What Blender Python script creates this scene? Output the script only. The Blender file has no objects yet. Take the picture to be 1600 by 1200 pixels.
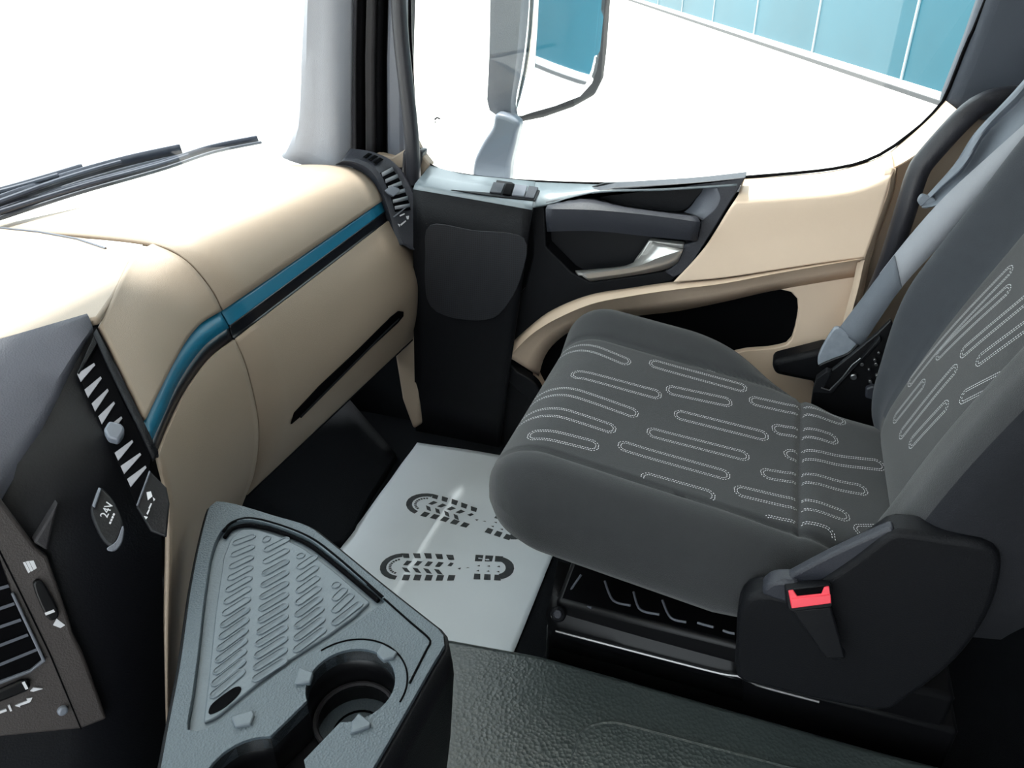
import bpy, bmesh, math, random
import numpy as np
from mathutils import Vector, Matrix, geometry, noise

random.seed(7)
S = bpy.context.scene
COL = S.collection
V = Vector

# ------------------------------------------------------------------ camera
CAM = V((0, 0, 1.2))
FPX = 1200.0
TH, PI_ = math.radians(18.6), math.radians(29.6)
FW = V((-math.sin(TH) * math.cos(PI_), math.cos(TH) * math.cos(PI_), -math.sin(PI_)))
RT = V((math.cos(TH), math.sin(TH), 0))
UP = RT.cross(FW)
cd = bpy.data.cameras.new('camera')
cd.sensor_width = 36; cd.lens = 36 * FPX / 1600; cd.clip_start = 0.02; cd.clip_end = 500
co = bpy.data.objects.new('camera', cd); COL.objects.link(co)
co.matrix_world = Matrix(((RT.x, UP.x, -FW.x, CAM.x), (RT.y, UP.y, -FW.y, CAM.y), (RT.z, UP.z, -FW.z, CAM.z), (0, 0, 0, 1)))
S.camera = co
# ------------------------------------------------------------------ sky, sun, exposure
SKY, SUN = 4.6, 15.0
w = bpy.data.worlds.new('sky'); S.world = w; w.use_nodes = True
bg = w.node_tree.nodes['Background']
bg.inputs[0].default_value = (0.86, 0.95, 1.0, 1); bg.inputs[1].default_value = SKY
sl = bpy.data.lights.new('sun', 'SUN'); sl.energy = SUN; sl.angle = math.radians(3); sl.color = (1, .97, .92)
so = bpy.data.objects.new('sun', sl); COL.objects.link(so)
so.rotation_euler = V((-0.33, 0.18, 1.0)).to_track_quat('Z', 'Y').to_euler()
S.view_settings.view_transform = 'Standard'; S.view_settings.look = 'None'
S.view_settings.exposure = -0.3; S.view_settings.gamma = 1.0; S.view_settings.use_curve_mapping = False


# ------------------------------------------------------------------ pixel -> point
def ray(px, py): return FW * FPX + RT * (px - 800) - UP * (py - 600)
def PX(px, py, X): d = ray(px, py); return CAM + d * (X / d.x)
def PY(px, py, Y): d = ray(px, py); return CAM + d * (Y / d.y)
def PZ(px, py, Z): d = ray(px, py); return CAM + d * ((Z - CAM.z) / d.z)
def PP(px, py, p0, n): d = ray(px, py); return CAM + d * ((p0 - CAM).dot(n) / d.dot(n))
def LY(pts, Y): return [PY(a, b, Y) for a, b in pts]
def LZ(pts, Z): return [PZ(a, b, Z) for a, b in pts]
def zm(ox, oy, s): return lambda pts: [(ox + a / s, oy + b / s) for a, b in pts]


# ------------------------------------------------------------------ materials
def lin(c):
    return tuple(((x / 255) / 12.92 if x / 255 <= .04045 else ((x / 255 + .055) / 1.055) ** 2.4) for x in c) + (1,)
MATS = {}
def mat(name, rgb, rough=.5, bump=0, bscale=300, metal=0, spec=.5, var=.08, vscale=8, voro=False, sheen=0, coat=0):
    m = bpy.data.materials.new(name); m.use_nodes = True; MATS[name] = m
    nt = m.node_tree; N = nt.nodes; L = nt.links; b = N['Principled BSDF']
    tc = N.new('ShaderNodeTexCoord')
    c = lin(rgb)
    n1 = N.new('ShaderNodeTexNoise'); n1.inputs['Scale'].default_value = vscale; n1.inputs['Detail'].default_value = 5
    L.new(tc.outputs['Object'], n1.inputs['Vector'])
    r = N.new('ShaderNodeMixRGB'); r.blend_type = 'MIX'
    r.inputs[1].default_value = tuple(x * (1 - var) for x in c[:3]) + (1,)
    r.inputs[2].default_value = tuple(min(1, x * (1 + var)) for x in c[:3]) + (1,)
    L.new(n1.outputs['Fac'], r.inputs[0]); L.new(r.outputs[0], b.inputs['Base Color'])
    b.inputs['Roughness'].default_value = rough; b.inputs['Metallic'].default_value = metal
    b.inputs['Specular IOR Level'].default_value = spec
    if sheen: b.inputs['Sheen Weight'].default_value = sheen; b.inputs['Sheen Roughness'].default_value = .5
    if coat: b.inputs['Coat Weight'].default_value = coat; b.inputs['Coat Roughness'].default_value = .15
    if bump:
        t = N.new('ShaderNodeTexVoronoi' if voro else 'ShaderNodeTexNoise'); t.inputs['Scale'].default_value = bscale
        L.new(tc.outputs['Object'], t.inputs['Vector'])
        bp = N.new('ShaderNodeBump'); bp.inputs['Strength'].default_value = bump; bp.inputs['Distance'].default_value = .002
        L.new(t.outputs[0], bp.inputs['Height']); L.new(bp.outputs[0], b.inputs['Normal'])
    return m
mat('beige', (157, 141, 125), .55, .25, 700, var=.03)
mat('beige_door', (224, 200, 177), .5, .15, 700, var=.03)
mat('teal', (22, 104, 134), .35, var=.05)
mat('navy_gloss', (14, 17, 24), .3)
mat('black_plastic', (13, 14, 18), .55, .35, 500, spec=.2)
mat('dark_plastic', (42, 44, 52), .5, .4, 450)
mat('stack_black', (11, 12, 17), .5, .15, 400, spec=.3)
mat('module_brown', (60, 55, 54), .5, .3, 500)
mat('grey_pad', (84, 85, 95), .55, .22, 420, voro=True)
mat('tray_grey', (76, 86, 93), .38, .35, 420, voro=True)
mat('tray_insert', (92, 101, 108), .38, .2, 300)
mat('void', (5, 5, 7), .8, spec=.05)
mat('slat_lit', (168, 168, 176), .45)  # pale slat tops, light from above put into the colour
mat('well_black', (10, 10, 13), .3, spec=.4)
mat('pillar_grey', (166, 169, 178), .8, .3, 600, var=.05)
mat('pillar_b', (62, 68, 78), .8, .3, 600, var=.05)
mat('pillar_dark', (30, 28, 32), .7, .3, 400)
mat('handle_black', (38, 38, 44), .42, .25, 500)
mat('fabric', (52, 53, 55), .95, .5, 900, spec=.1, sheen=.25, var=.1, vscale=40)
mat('fabric_dark', (62, 65, 70), .95, .5, 900, spec=.1, sheen=.1, var=.1, vscale=40)
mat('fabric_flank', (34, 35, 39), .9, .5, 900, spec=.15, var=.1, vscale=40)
mat('stitch', (240, 240, 243), .8)
mat('belt', (152, 155, 162), .6, .3, 900, var=.04)
mat('belt_shaded', (104, 110, 119), .7, .4, 900, var=.04)  # same belt webbing, shade on its lower end put into the colour
mat('clear_plastic', (135, 142, 152), .25, .3, 60, var=.3, vscale=60)
mat('curtain', (114, 121, 131), .5, .2, 200)
mat('metal_black', (10, 10, 13), .4, .1, 60, spec=.3)
mat('chrome', (205, 203, 200), .3, metal=.55, var=.02)
mat('steel', (150, 150, 152), .3, metal=1)
mat('red', (235, 62, 78), .4, var=.03)
mat('paper', (220, 228, 236), .36, .12, 30, spec=1.0, var=.04, vscale=4)
mat('ink', (62, 66, 70), .9, var=.35, vscale=160)
mat('rubber', (58, 66, 66), .34, .45, 170, voro=True, spec=1.0)
mat('shelf_sky_lit', (112, 122, 128), .33, .2, 500, spec=.9)  # dark plastic shelf lightened, sky reflection put into the colour
mat('carpet', (26, 28, 31), 1, .8, 600, spec=.05)
mat('icon', (205, 205, 210), .5)
mat('headliner', (232, 232, 230), .9, var=.02)
mat('bulkhead', (70, 72, 76), .9)
mat('shell_white', (225, 230, 236), .3, var=.02)
mat('mirror_body', (92, 95, 104), .45, .2, 400)
mat('mirror_arm', (105, 110, 120), .3, var=.1)
mat('wiper', (48, 52, 66), .5)
mat('ground', (205, 202, 196), .9, .2, 3, spec=.1, var=.04, vscale=.4)
mat('wall_white', (225, 225, 222), .8, var=.03)
mat('mullion', (150, 165, 172), .5)
mat('kerb_grey', (70, 70, 72), .9)
mat('facade_glass', (32, 82, 96), .4, var=.4, vscale=.25, spec=.15)
m = mat('mirror', (225, 230, 235), .02, metal=1, var=0)


def glass(name, tint, refl):
    m = bpy.data.materials.new(name); m.use_nodes = True; MATS[name] = m
    nt = m.node_tree; N = nt.nodes; L = nt.links; N.remove(N['Principled BSDF'])
    t = N.new('ShaderNodeBsdfTransparent'); t.inputs[0].default_value = tint
    g = N.new('ShaderNodeBsdfGlossy'); g.inputs['Roughness'].default_value = .01
    lw = N.new('ShaderNodeLayerWeight'); lw.inputs[0].default_value = .5
    pw_ = N.new('ShaderNodeMath'); pw_.operation = 'POWER'; pw_.inputs[1].default_value = 4; L.new(lw.outputs['Facing'], pw_.inputs[0])
    fr = N.new('ShaderNodeMath'); fr.operation = 'MULTIPLY_ADD'; fr.inputs[1].default_value = .4; fr.inputs[2].default_value = refl; L.new(pw_.outputs[0], fr.inputs[0])
    mx = N.new('ShaderNodeMixShader')
    L.new(fr.outputs[0], mx.inputs[0]); L.new(t.outputs[0], mx.inputs[1]); L.new(g.outputs[0], mx.inputs[2])
    L.new(mx.outputs[0], N['Material Output'].inputs[0])
glass('window_glass', (.96, .985, .98, 1), .02)

# speaker mesh: dotted procedural perforation
m = mat('speaker_mesh', (22, 23, 28), .5)
nt = m.node_tree; N = nt.nodes; L = nt.links
tc = N.new('ShaderNodeTexCoord'); mp = N.new('ShaderNodeMapping'); mp.inputs['Scale'].default_value = (190, 190, 190)
vo = N.new('ShaderNodeTexVoronoi'); vo.inputs['Scale'].default_value = 1; vo.inputs['Randomness'].default_value = 0
cr_ = N.new('ShaderNodeValToRGB'); cr_.color_ramp.elements[0].position = .3; cr_.color_ramp.elements[1].position = .42
cr_.color_ramp.elements[0].color = (.002, .002, .003, 1); cr_.color_ramp.elements[1].color = lin((30, 31, 37))
L.new(tc.outputs['Object'], mp.inputs[0]); L.new(mp.outputs[0], vo.inputs['Vector']); L.new(vo.outputs['Distance'], cr_.inputs[0])
L.new(cr_.outputs[0], N['Principled BSDF'].inputs['Base Color'])

# ------------------------------------------------------------------ mesh helpers
ORG = {}
def prep(o, label, cat, group, kind):
    if label: o['label'] = label
    if cat: o['category'] = cat
    if group: o['group'] = group
    if kind: o['kind'] = kind
def thing(name, label, cat, loc, group=None, kind=None):
    o = bpy.data.objects.new(name, None); COL.objects.link(o); o.location = loc; o.empty_display_size = .05
    ORG[o] = V(loc); prep(o, label, cat, group, kind); return o
def mk(name, Vs, Fs, m, parent=None, label=None, cat=None, group=None, kind=None, smooth=True, bev=0, seg=2, solid=0, sub=0, face=None, ang=35):
    Vs = [V(v) for v in Vs]
    if parent is not None: org = ORG[parent]
    else:
        lo = [min(v[i] for v in Vs) for i in range(3)]; hi = [max(v[i] for v in Vs) for i in range(3)]
        org = V(((lo[0] + hi[0]) / 2, (lo[1] + hi[1]) / 2, lo[2]))
    me = bpy.data.meshes.new(name)
    me.from_pydata([tuple(v - org) for v in Vs], [], Fs)
    bm = bmesh.new(); bm.from_mesh(me)
    bmesh.ops.remove_doubles(bm, verts=bm.verts, dist=1e-6)
    if face is None:
        bmesh.ops.recalc_face_normals(bm, faces=bm.faces)
    else:   # open sheet: make it face a point, thickness then goes away from it
        bmesh.ops.recalc_face_normals(bm, faces=bm.faces)
        s = sum((f.normal.dot(V(face) - org - f.calc_center_median())) * f.calc_area() for f in bm.faces)
        if s < 0: bmesh.ops.reverse_faces(bm, faces=bm.faces)
    bm.to_mesh(me); bm.free()
    me.materials.append(MATS[m])
    if smooth:
        me.polygons.foreach_set('use_smooth', [True] * len(me.polygons))
        me.set_sharp_from_angle(angle=math.radians(ang))
    o = bpy.data.objects.new(name, me); COL.objects.link(o)
    if parent is not None: o.parent = parent
    else: o.location = org
    ORG[o] = org
    if solid:
        d = o.modifiers.new('solid', 'SOLIDIFY'); d.thickness = solid; d.offset = -1
    if bev:
        d = o.modifiers.new('bevel', 'BEVEL'); d.width = bev; d.segments = seg; d.limit_method = 'ANGLE'; d.angle_limit = math.radians(40)
    if sub:
        d = o.modifiers.new('sub', 'SUBSURF'); d.levels = sub; d.render_levels = sub
    prep(o, label, cat, group, kind)
    return o
def cr(pts, n, closed=False):
    """Catmull-Rom resample."""
    P = [V(p) for p in pts]; k = len(P)
    if k == 2: return [P[0].lerp(P[1], i / (n - 1)) for i in range(n)]
    segs = k if closed else k - 1; out = []
    ln = [max(1e-9, (P[(i + 1) % k] - P[i]).length) for i in range(segs)]; T = sum(ln)
    for i in range(n):
        t = T * i / (n if closed else n - 1); j = 0
        while j < segs - 1 and t > ln[j]: t -= ln[j]; j += 1
        u = min(1, t / ln[j])
        g = (lambda q: P[q % k]) if closed else (lambda q: P[min(max(q, 0), k - 1)])
        a, b, c, d = g(j - 1), g(j), g(j + 1), g(j + 2)
        out.append(.5 * (2 * b + (c - a) * u + (2 * a - 5 * b + 4 * c - d) * u * u + (3 * b - a - 3 * c + d) * u ** 3))
    return out
def loft(name, rows, m, parent=None, solid=.004, face=CAM, **k):
    n = len(rows[0]); Vs = [p for r in rows for p in r]
    Fs = [(i * n + j, i * n + j + 1, (i + 1) * n + j + 1, (i + 1) * n + j) for i in range(len(rows) - 1) for j in range(n - 1)]
    return mk(name, Vs, Fs, m, parent, solid=solid, face=face, **k)
def slab(name, out, d, m, parent=None, holes=(), bev=.002, **k):
    """flat outline (optionally with holes) extruded by vector d"""
    d = V(d); loops = [[V(p) for p in out]] + [[V(p) for p in h] for h in holes]
    tri = geometry.tessellate_polygon(loops); flat = [p for l in loops for p in l]; n = len(flat)
    Vs = flat + [p + d for p in flat]
    if holes: Fs = [tuple(t) for t in tri] + [tuple(i + n for i in t) for t in tri]
    else: Fs = [tuple(range(n)), tuple(range(2 * n - 1, n - 1, -1))]
    o = 0
    for l in loops:
        c = len(l)
        for i in range(c):
            j = (i + 1) % c; Fs.append((o + i, o + j, n + o + j, n + o + i))
        o += c
    return mk(name, Vs, Fs, m, parent, bev=bev, **k)
def tube(name, pts, r, m, parent=None, n=12, cap=True, **k):
    P = [V(p) for p in pts]; R = r if isinstance(r, (list, tuple)) else [r] * len(P)
    up = V((0, 0, 1)); Vs = []; Fs = []
    prev = None
    for i, p in enumerate(P):
        t = (P[min(i + 1, len(P) - 1)] - P[max(i - 1, 0)]).normalized()
        if prev is None: a = t.orthogonal().normalized()
        else: a = (prev - t * prev.dot(t)).normalized()
        prev = a; b = t.cross(a)
        for j in range(n):
            q = 2 * math.pi * j / n; Vs.append(p + (a * math.cos(q) + b * math.sin(q)) * R[i])
    for i in range(len(P) - 1):
        for j in range(n): Fs.append((i * n + j, i * n + (j + 1) % n, (i + 1) * n + (j + 1) % n, (i + 1) * n + j))
    if cap: Fs += [tuple(range(n)), tuple(range((len(P) - 1) * n, len(P) * n))]
    return mk(name, Vs, Fs, m, parent, **k)
def box(name, lo, hi, m, parent=None, bev=.004, **k):
    (a, b, c), (d, e, f) = lo, hi
    return slab(name, [(a, b, c), (d, b, c), (d, e, c), (a, e, c)], (0, 0, f - c), m, parent, bev=bev, **k)
def pill(a, b, hw, n=6, nrm=V((0, 0, 1))):
    """outline of a rounded slot from a to b"""
    t = (b - a).normalized(); s = nrm.cross(t).normalized(); out = []
    for i in range(n + 1):
        q = -math.pi / 2 + math.pi * i / n; out.append(b + t * math.cos(q) * hw + s * math.sin(q) * hw)
    for i in range(n + 1):
        q = math.pi / 2 + math.pi * i / n; out.append(a + t * math.cos(q) * hw + s * math.sin(q) * hw)
    return out
def disc(c, n, r, k=20, ph=0):
    n = n.normalized(); a = n.orthogonal().normalized(); b = n.cross(a)
    return [c + (a * math.cos(ph + 2 * math.pi * i / k) + b * math.sin(ph + 2 * math.pi * i / k)) * r for i in range(k)]
def rnd(pts, r, n=4):
    """round polygon corners by radius-like distance r"""
    P = [V(p) for p in pts]; out = []
    for i, p in enumerate(P):
        a = P[i - 1]; b = P[(i + 1) % len(P)]
        da = min(r, (a - p).length * .45); db = min(r, (b - p).length * .45)
        s = p + (a - p).normalized() * da; e = p + (b - p).normalized() * db
        for j in range(n + 1):
            u = j / n; out.append(s * (1 - u) ** 2 + p * 2 * u * (1 - u) + e * u * u)
    return out
def text(name, body, at, xd, yd, size, m, parent):
    cu = bpy.data.curves.new(name, 'FONT'); cu.body = body; cu.size = size; cu.extrude = .0003; cu.align_x = 'CENTER'; cu.align_y = 'CENTER'
    t = bpy.data.objects.new(name + '_tmp', cu); COL.objects.link(t)
    bpy.context.view_layer.update()
    me = bpy.data.meshes.new_from_object(t.evaluated_get(bpy.context.evaluated_depsgraph_get()))
    xd = xd.normalized(); zd = xd.cross(yd).normalized(); yd = zd.cross(xd)
    Vs = [at + xd * v.co.x + yd * v.co.y + zd * v.co.z for v in me.vertices]; Fs = [tuple(p.vertices) for p in me.polygons]
    bpy.data.objects.remove(t); bpy.data.meshes.remove(me)
    return mk(name, Vs, Fs, m, parent, smooth=False)

# ================================================================== THE SETTING
GZ = -1.2
mk('ground', [(-90, -60, GZ), (90, -60, GZ), (90, 120, GZ), (-90, 120, GZ)], [(0, 1, 2, 3)], 'ground', kind='structure', label='bright sunlit concrete yard outside the cab windows')
# footwell floor with the raised tunnel mat
box('floor', (-1.35, -.75, -.06), (1.2, 1.72, 0), 'carpet', kind='structure', label='dark carpeted cab floor of the passenger footwell', bev=0)
tun = thing('floor_mat', 'black grained rubber mat covering the raised engine tunnel', 'floor mat', (.2, .4, 0))
TZ = .10
slab('mat_body', rnd([(-.60, -.7, .0), (1.15, -.7, .0), (1.15, .93, .0), (.3, .915, .0), (-.255, .925, .0), (-.45, .905, .0), (-.60, .86, .0)], .03), (0, 0, TZ), 'rubber', tun, bev=.014, seg=4)
pn = rnd(LZ([(905, 1150), (925, 1135), (960, 1131), (1130, 1176), (1260, 1210), (1500, 1275), (1480, 1500), (860, 1500), (880, 1220)], TZ), .02)
slab('raised_panel', pn, (0, 0, .006), 'rubber', tun, bev=.004)
nn = len(pn)
tube('seam_bead', [p + V((0, 0, .0035)) for p in pn[2:]], .0035, 'rubber', tun, n=6)
# cab shell: roof, rear wall, driver side, firewall
box('ceiling', (-1.27, -.85, 1.85), (1.25, 1.775, 1.9), 'headliner', kind='structure', bev=0)
box('wall_rear', (1.15, -.85, -.06), (1.2, 1.85, 1.85), 'bulkhead', kind='structure', bev=0)
slab('wall_left', [(-1.35, -.8, -.06), (1.15, -.8, -.06), (1.15, -.8, 1.85), (-1.2, -.8, 1.85), (-1.35, -.8, .75)], (0, .04, 0), 'headliner',
     holes=[[(-.95, -.8, .02), (.45, -.8, .02), (.45, -.8, 1.62), (-.85, -.8, 1.62), (-.95, -.8, .9)]], kind='structure', bev=0)
box('wall_front', (-1.42, -.85, -.06), (-1.36, 1.705, .55), 'carpet', kind='structure', bev=0)

# windscreen
def ws(y, z):
    s = abs(y - .45) / 1.25
    return V((-1.43 + .30 * s ** 2.2 + (z - .76) * .24, y, z))
rows = [[ws(-.8 + 2.5 * j / 20, .74 + 1.13 * i / 6) for j in range(21)] for i in range(7)]
loft('window_1', rows, 'window_glass', solid=.005, kind='structure', label='curved windscreen pane')

# ------------------------------------------------------------------ A pillar and door jamb
a = [PY(440, 245, 1.66), PY(465, 190, 1.66), PY(471, 90, 1.66), PY(476, 0, 1.66), PY(483, -160, 1.66), PY(490, -480, 1.66)]
b = [PY(530, 275, 1.69), PY(527, 200, 1.69), PY(524, 90, 1.69), PY(524, 0, 1.69), PY(524, -160, 1.69), PY(524, -480, 1.69)]
c = [PY(552, 275, 1.75), PY(551, 200, 1.75), PY(552, 90, 1.75), PY(553, 0, 1.75), PY(556, -160, 1.75), PY(562, -480, 1.75)]
rows = []
for q in range(6): rows.append(cr([a[q] + V((-.01, .09, 0)), a[q], a[q].lerp(b[q], .55) + V((0, -.006, 0)), b[q], c[q]], 16))
rows = [list(r) for r in zip(*[cr([rows[q][j] for q in range(6)], 20) for j in range(16)])]
loft('trim_1', rows, 'pillar_grey', solid=.01, kind='structure', label='light grey windscreen pillar trim')
jb = thing('trim_2', 'dark door jamb seals beside the windscreen pillar', None, (-.95, 1.76, .6), kind='structure')
def strip(name, px0, px1, y, m, bottom=262, d=.03, bev=.006):
    pts = [PY(px0 + 1, bottom, y), PY(px0, 90, y), PY(px0 + 2, 0, y), PY(px0 + 10, -480, y), PY(px1 + 10, -480, y), PY(px1 + 2, 0, y), PY(px1, 90, y), PY(px1 + 1, bottom, y)]
    return slab(name, pts, (0, d, 0), m, jb, bev=bev)
strip('jamb_panel', 546, 640, 1.79, 'pillar_dark', 330)
strip('seal_strip', 553, 566, 1.755, 'void', 262)
strip('seal_strip', 569, 583, 1.75, 'pillar_dark', 262)
strip('seal_strip', 586, 596, 1.76, 'void', 262)
strip('frame_edge', 602, 630, 1.765, 'mirror_body', 262, bev=.012)

# B pillar trim and lower jamb
slab('trim_3', [PY(1540, -20, 1.74), PY(1512, 60, 1.74), PY(1476, 152, 1.74), PY(1473, 166, 1.74), PY(1480, 180, 1.74), PY(1500, 187, 1.74), PY(1680, 210, 1.74), PY(1900, 200, 1.74), PY(1900, -300, 1.74), PY(1690, -480, 1.74), PY(1665, -380, 1.74)],
     (0, .08, 0), 'pillar_b', kind='structure', label='grey upholstered pillar trim behind the side window', bev=.03, seg=5)
slab('trim_4', LY([(1474, 168), (1395, 255), (1375, 330), (1325, 520), (1290, 640), (1310, 800), (1500, 900), (1800, 800), (1950, 180), (1500, 176)], 1.775), (0, .04, 0), 'beige', kind='structure', label='beige lower pillar trim behind the seat belt', bev=.008)
box('wall_right', (-1.2, 1.705, -.06), (-.80, 1.735, .70), 'carpet', kind='structure', bev=0)
box('wall_side', (.40, 1.79, -.75), (1.2, 1.85, 1.9), 'shell_white', kind='structure', bev=0)
# lower A post in beige under the dashboard end
slab('trim_5', LY([(614, 540), (652, 520), (655, 600), (658, 664), (645, 672), (628, 625)], 1.645), (0, .05, 0), 'beige', kind='structure', label='beige lower door post under the dashboard end', bev=.01, seg=3)

# ------------------------------------------------------------------ passenger door
dr = thing('door_1', 'passenger door with beige and black trim', None, (-.3, 1.7, 0), kind='structure')
DY = 1.70
# door shell behind everything, white outside
slab('outer_skin', [(-.86, 1.80, -.75), (.36, 1.80, -.75), (.36, 1.80, .74), (.1, 1.80, .72), (-.3, 1.80, .66), (-.86, 1.80, .66)], (0, .06, 0), 'shell_white', dr, bev=.02)
slab('inner_panel', LY([(640, 300), (850, 330), (1150, 300), (1350, 290), (1330, 520), (1290, 640), (1250, 900), (648, 720)], 1.735), (0, .05, 0), 'black_plastic', dr, bev=0)
# window seal line
wl = [(640, -480), (640, 0), (645, 120), (650, 200), (657, 238), (680, 262), (740, 275), (830, 283), (950, 287), (1060, 284), (1160, 277), (1300, 264), (1370, 244), (1425, 207), (1455, 180), (1477, 152), (1510, 70), (1540, 0), (1680, -380)]
tube('window_seal', cr(LY(wl, 1.752), 90), .0035, 'void', dr, n=6)
# speaker shelf: top surface + face
front = [(646, 290), (700, 299), (770, 311), (832, 322)]
back = [(672, 258), (720, 271), (780, 278), (836, 283)]
F = cr(LY(front, 1.625), 10); B = cr(LY(back, 1.75), 10)
rows = [B, [p.lerp(q, .5) for p, q in zip(B, F)], [p.lerp(q, .92) for p, q in zip(B, F)], [q + V((0, -.003, -.008)) for q in F]]
bz = [-.05] * 10
face = []
low = cr(LY([(650, 690), (700, 700), (745, 720), (775, 740)], 1.66), 10)
for u in (.12, .3, .5, .75, 1): face.append([q.lerp(l, u) + V((0, -.006 * math.sin(math.pi * u), 0)) for q, l in zip(rows[-1], low)])
loft('switch_shelf', rows, 'shelf_sky_lit', dr, solid=.006)
ef = cr([PY(833, 322, 1.628), PY(853, 319, 1.66), PY(900, 305, 1.665), PY(945, 297, 1.665), PY(1040, 294, 1.665), PY(1152, 287, 1.665)], 24)
eb = cr(LY([(836, 283), (900, 286), (950, 288), (1000, 287), (1060, 285), (1163, 277)], 1.752), 24)
loft('sill_cap', [eb, [p.lerp(q, .5) for p, q in zip(eb, ef)], ef], 'shelf_sky_lit', dr, solid=.005)
loft('speaker_panel', [rows[-1]] + face, 'black_plastic', dr, solid=.006)
def onface(px, py, off=0): # plane of the speaker panel, about y 1.63
    return PY(px, py, 1.626 - off)
sp = cr([onface(*q, .004) for q in [(672, 352), (740, 360), (818, 372), (815, 430), (790, 480), (760, 500), (700, 495), (668, 470), (664, 400)]], 40, True)
slab('speaker_grille', sp, (0, .004, 0), 'speaker_mesh', dr, bev=.001)
# switch block
sw = rnd(LZ([(706, 299), (775, 283), (846, 290), (838, 312)], .722), .004)
fr = lambda u, v: V((F[0].lerp(F[-1], u).x, 0, 0))
def shelf(px, py, off=0):
    n = (F[-1] - F[0]).cross(B[5] - F[5]).normalized()
    if n.z < 0: n = -n
    return PP(px, py, F[5] + n * off, n), n
pl = [shelf(*q, .0035) for q in [(704, 296), (768, 301), (776, 281), (848, 291), (836, 313), (770, 306)]]
nS = pl[0][1]
slab('switch_plate', [p for p, _ in pl], -nS * .003, 'black_plastic', dr, bev=.001)
for q, mm in (([(771, 284), (789, 286), (783, 301), (765, 299)], 'dark_plastic'), ([(791, 286), (803, 287), (798, 304), (785, 302)], 'void'),
              ([(805, 287), (824, 290), (819, 306), (800, 304)], 'mirror_body'), ([(826, 290), (841, 292), (834, 309), (820, 307)], 'dark_plastic')):
    slab('window_switch', [shelf(x, y, .0075)[0] for x, y in q], -nS * .004, mm, dr, bev=.0012)
# door handle module -------------------------------------------------
z6 = zm(750, 230, 2.667)
# recessed bowl behind the handle
slab('handle_recess', LY(z6([(250, 230), (520, 150), (1000, 140), (1075, 150), (990, 330), (830, 530), (440, 600), (250, 600)]), 1.72), (0, .01, 0), 'stack_black', dr, bev=0)
# dark lower panel between speaker and beige arch
slab('lower_panel', LY([(832, 322), (851, 322), (853, 385), (892, 425), (922, 441), (1045, 423), (1060, 430), (1050, 440), (990, 452), (920, 463), (862, 487), (822, 517), (786, 556), (800, 600), (850, 640), (1000, 660), (1000, 780), (770, 745), (775, 500), (820, 450), (832, 400)], 1.672), (0, .05, 0), 'black_plastic', dr, bev=.004)
# bezel sweeping up to the window line
slab('handle_bezel', LY(z6([(1108, 125), (985, 325), (875, 500), (845, 525), (805, 545), (770, 520), (795, 505), (825, 478), (850, 405), (905, 392), (922, 305), (975, 262), (1000, 215), (985, 172), (960, 160), (520, 185), (470, 200), (275, 240), (225, 240), (560, 168), (900, 148)]), 1.665), (0, .05, 0), 'dark_plastic', dr, bev=.004, seg=3)
# grab bar with cup recess
g0 = cr(LY(z6([(275, 250), (480, 255), (700, 275), (920, 305)]), 1.63), 14)
g1 = cr(LY(z6([(280, 352), (480, 350), (700, 372), (905, 392)]), 1.64), 14)
gb = cr(LY(z6([(300, 236), (440, 205), (600, 245), (780, 270), (870, 275)]), 1.675), 14)
loft('grab_bar', [gb, [p.lerp(q, .25) + V((0, 0, .003)) for p, q in zip(g0, gb)], [p + V((0, -.003, -.003)) for p in g0], [p.lerp(q, .5) + V((0, -.006, 0)) for p, q in zip(g0, g1)], g1, [p + V((0, .05, .004)) for p in g1]], 'dark_plastic', dr, solid=.004)
# recess bowl floor (dark) and its light rear wall
rc = cr(LY(z6([(458, 205), (560, 185), (760, 165), (930, 158), (900, 215), (840, 268), (700, 262), (540, 243), (470, 232)]), 1.70), 40, True)
slab('armrest_pocket', rc, (0, .012, 0), 'black_plastic', dr, bev=.002)
ca = cr(LY(z6([(925, 160), (905, 205), (880, 245), (850, 270)]), 1.703), 12); cb = cr(LY(z6([(985, 172), (1000, 215), (975, 262), (925, 303)]), 1.664), 12)
loft('armrest_cheek', [ca, [p.lerp(q, .4) + V((0, .006, 0)) for p, q in zip(ca, cb)], cb], 'mirror_body', dr, solid=.004)
# release lever
lv = z6([(397, 516), (625, 492), (655, 470), (672, 448), (704, 390), (850, 405), (826, 478), (795, 506), (460, 560)])
top_ = cr(LY(z6([(397, 514), (610, 492), (655, 455), (704, 388)]), 1.668), 16)
mid_ = cr(LY(z6([(420, 530), (640, 500), (740, 462), (846, 428)]), 1.642), 16)
bot_ = cr(LY(z6([(460, 560), (640, 534), (770, 510), (826, 480)]), 1.668), 16)
rgt = LY(z6([(704, 388), (780, 396), (850, 405)]), 1.668)
lev = loft('release_lever', [top_, [p.lerp(q, .6) + V((0, -.004, 0)) for p, q in zip(top_, mid_)], mid_, [p.lerp(q, .5) + V((0, -.003, 0)) for p, q in zip(mid_, bot_)], bot_], 'chrome', dr, solid=.006, label='chrome door release lever')
slab('lever_root', LY(z6([(704, 388), (850, 405), (845, 430), (800, 446), (650, 470), (665, 452)]), 1.664), (0, .02, 0), 'chrome', lev, bev=.003)
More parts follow.
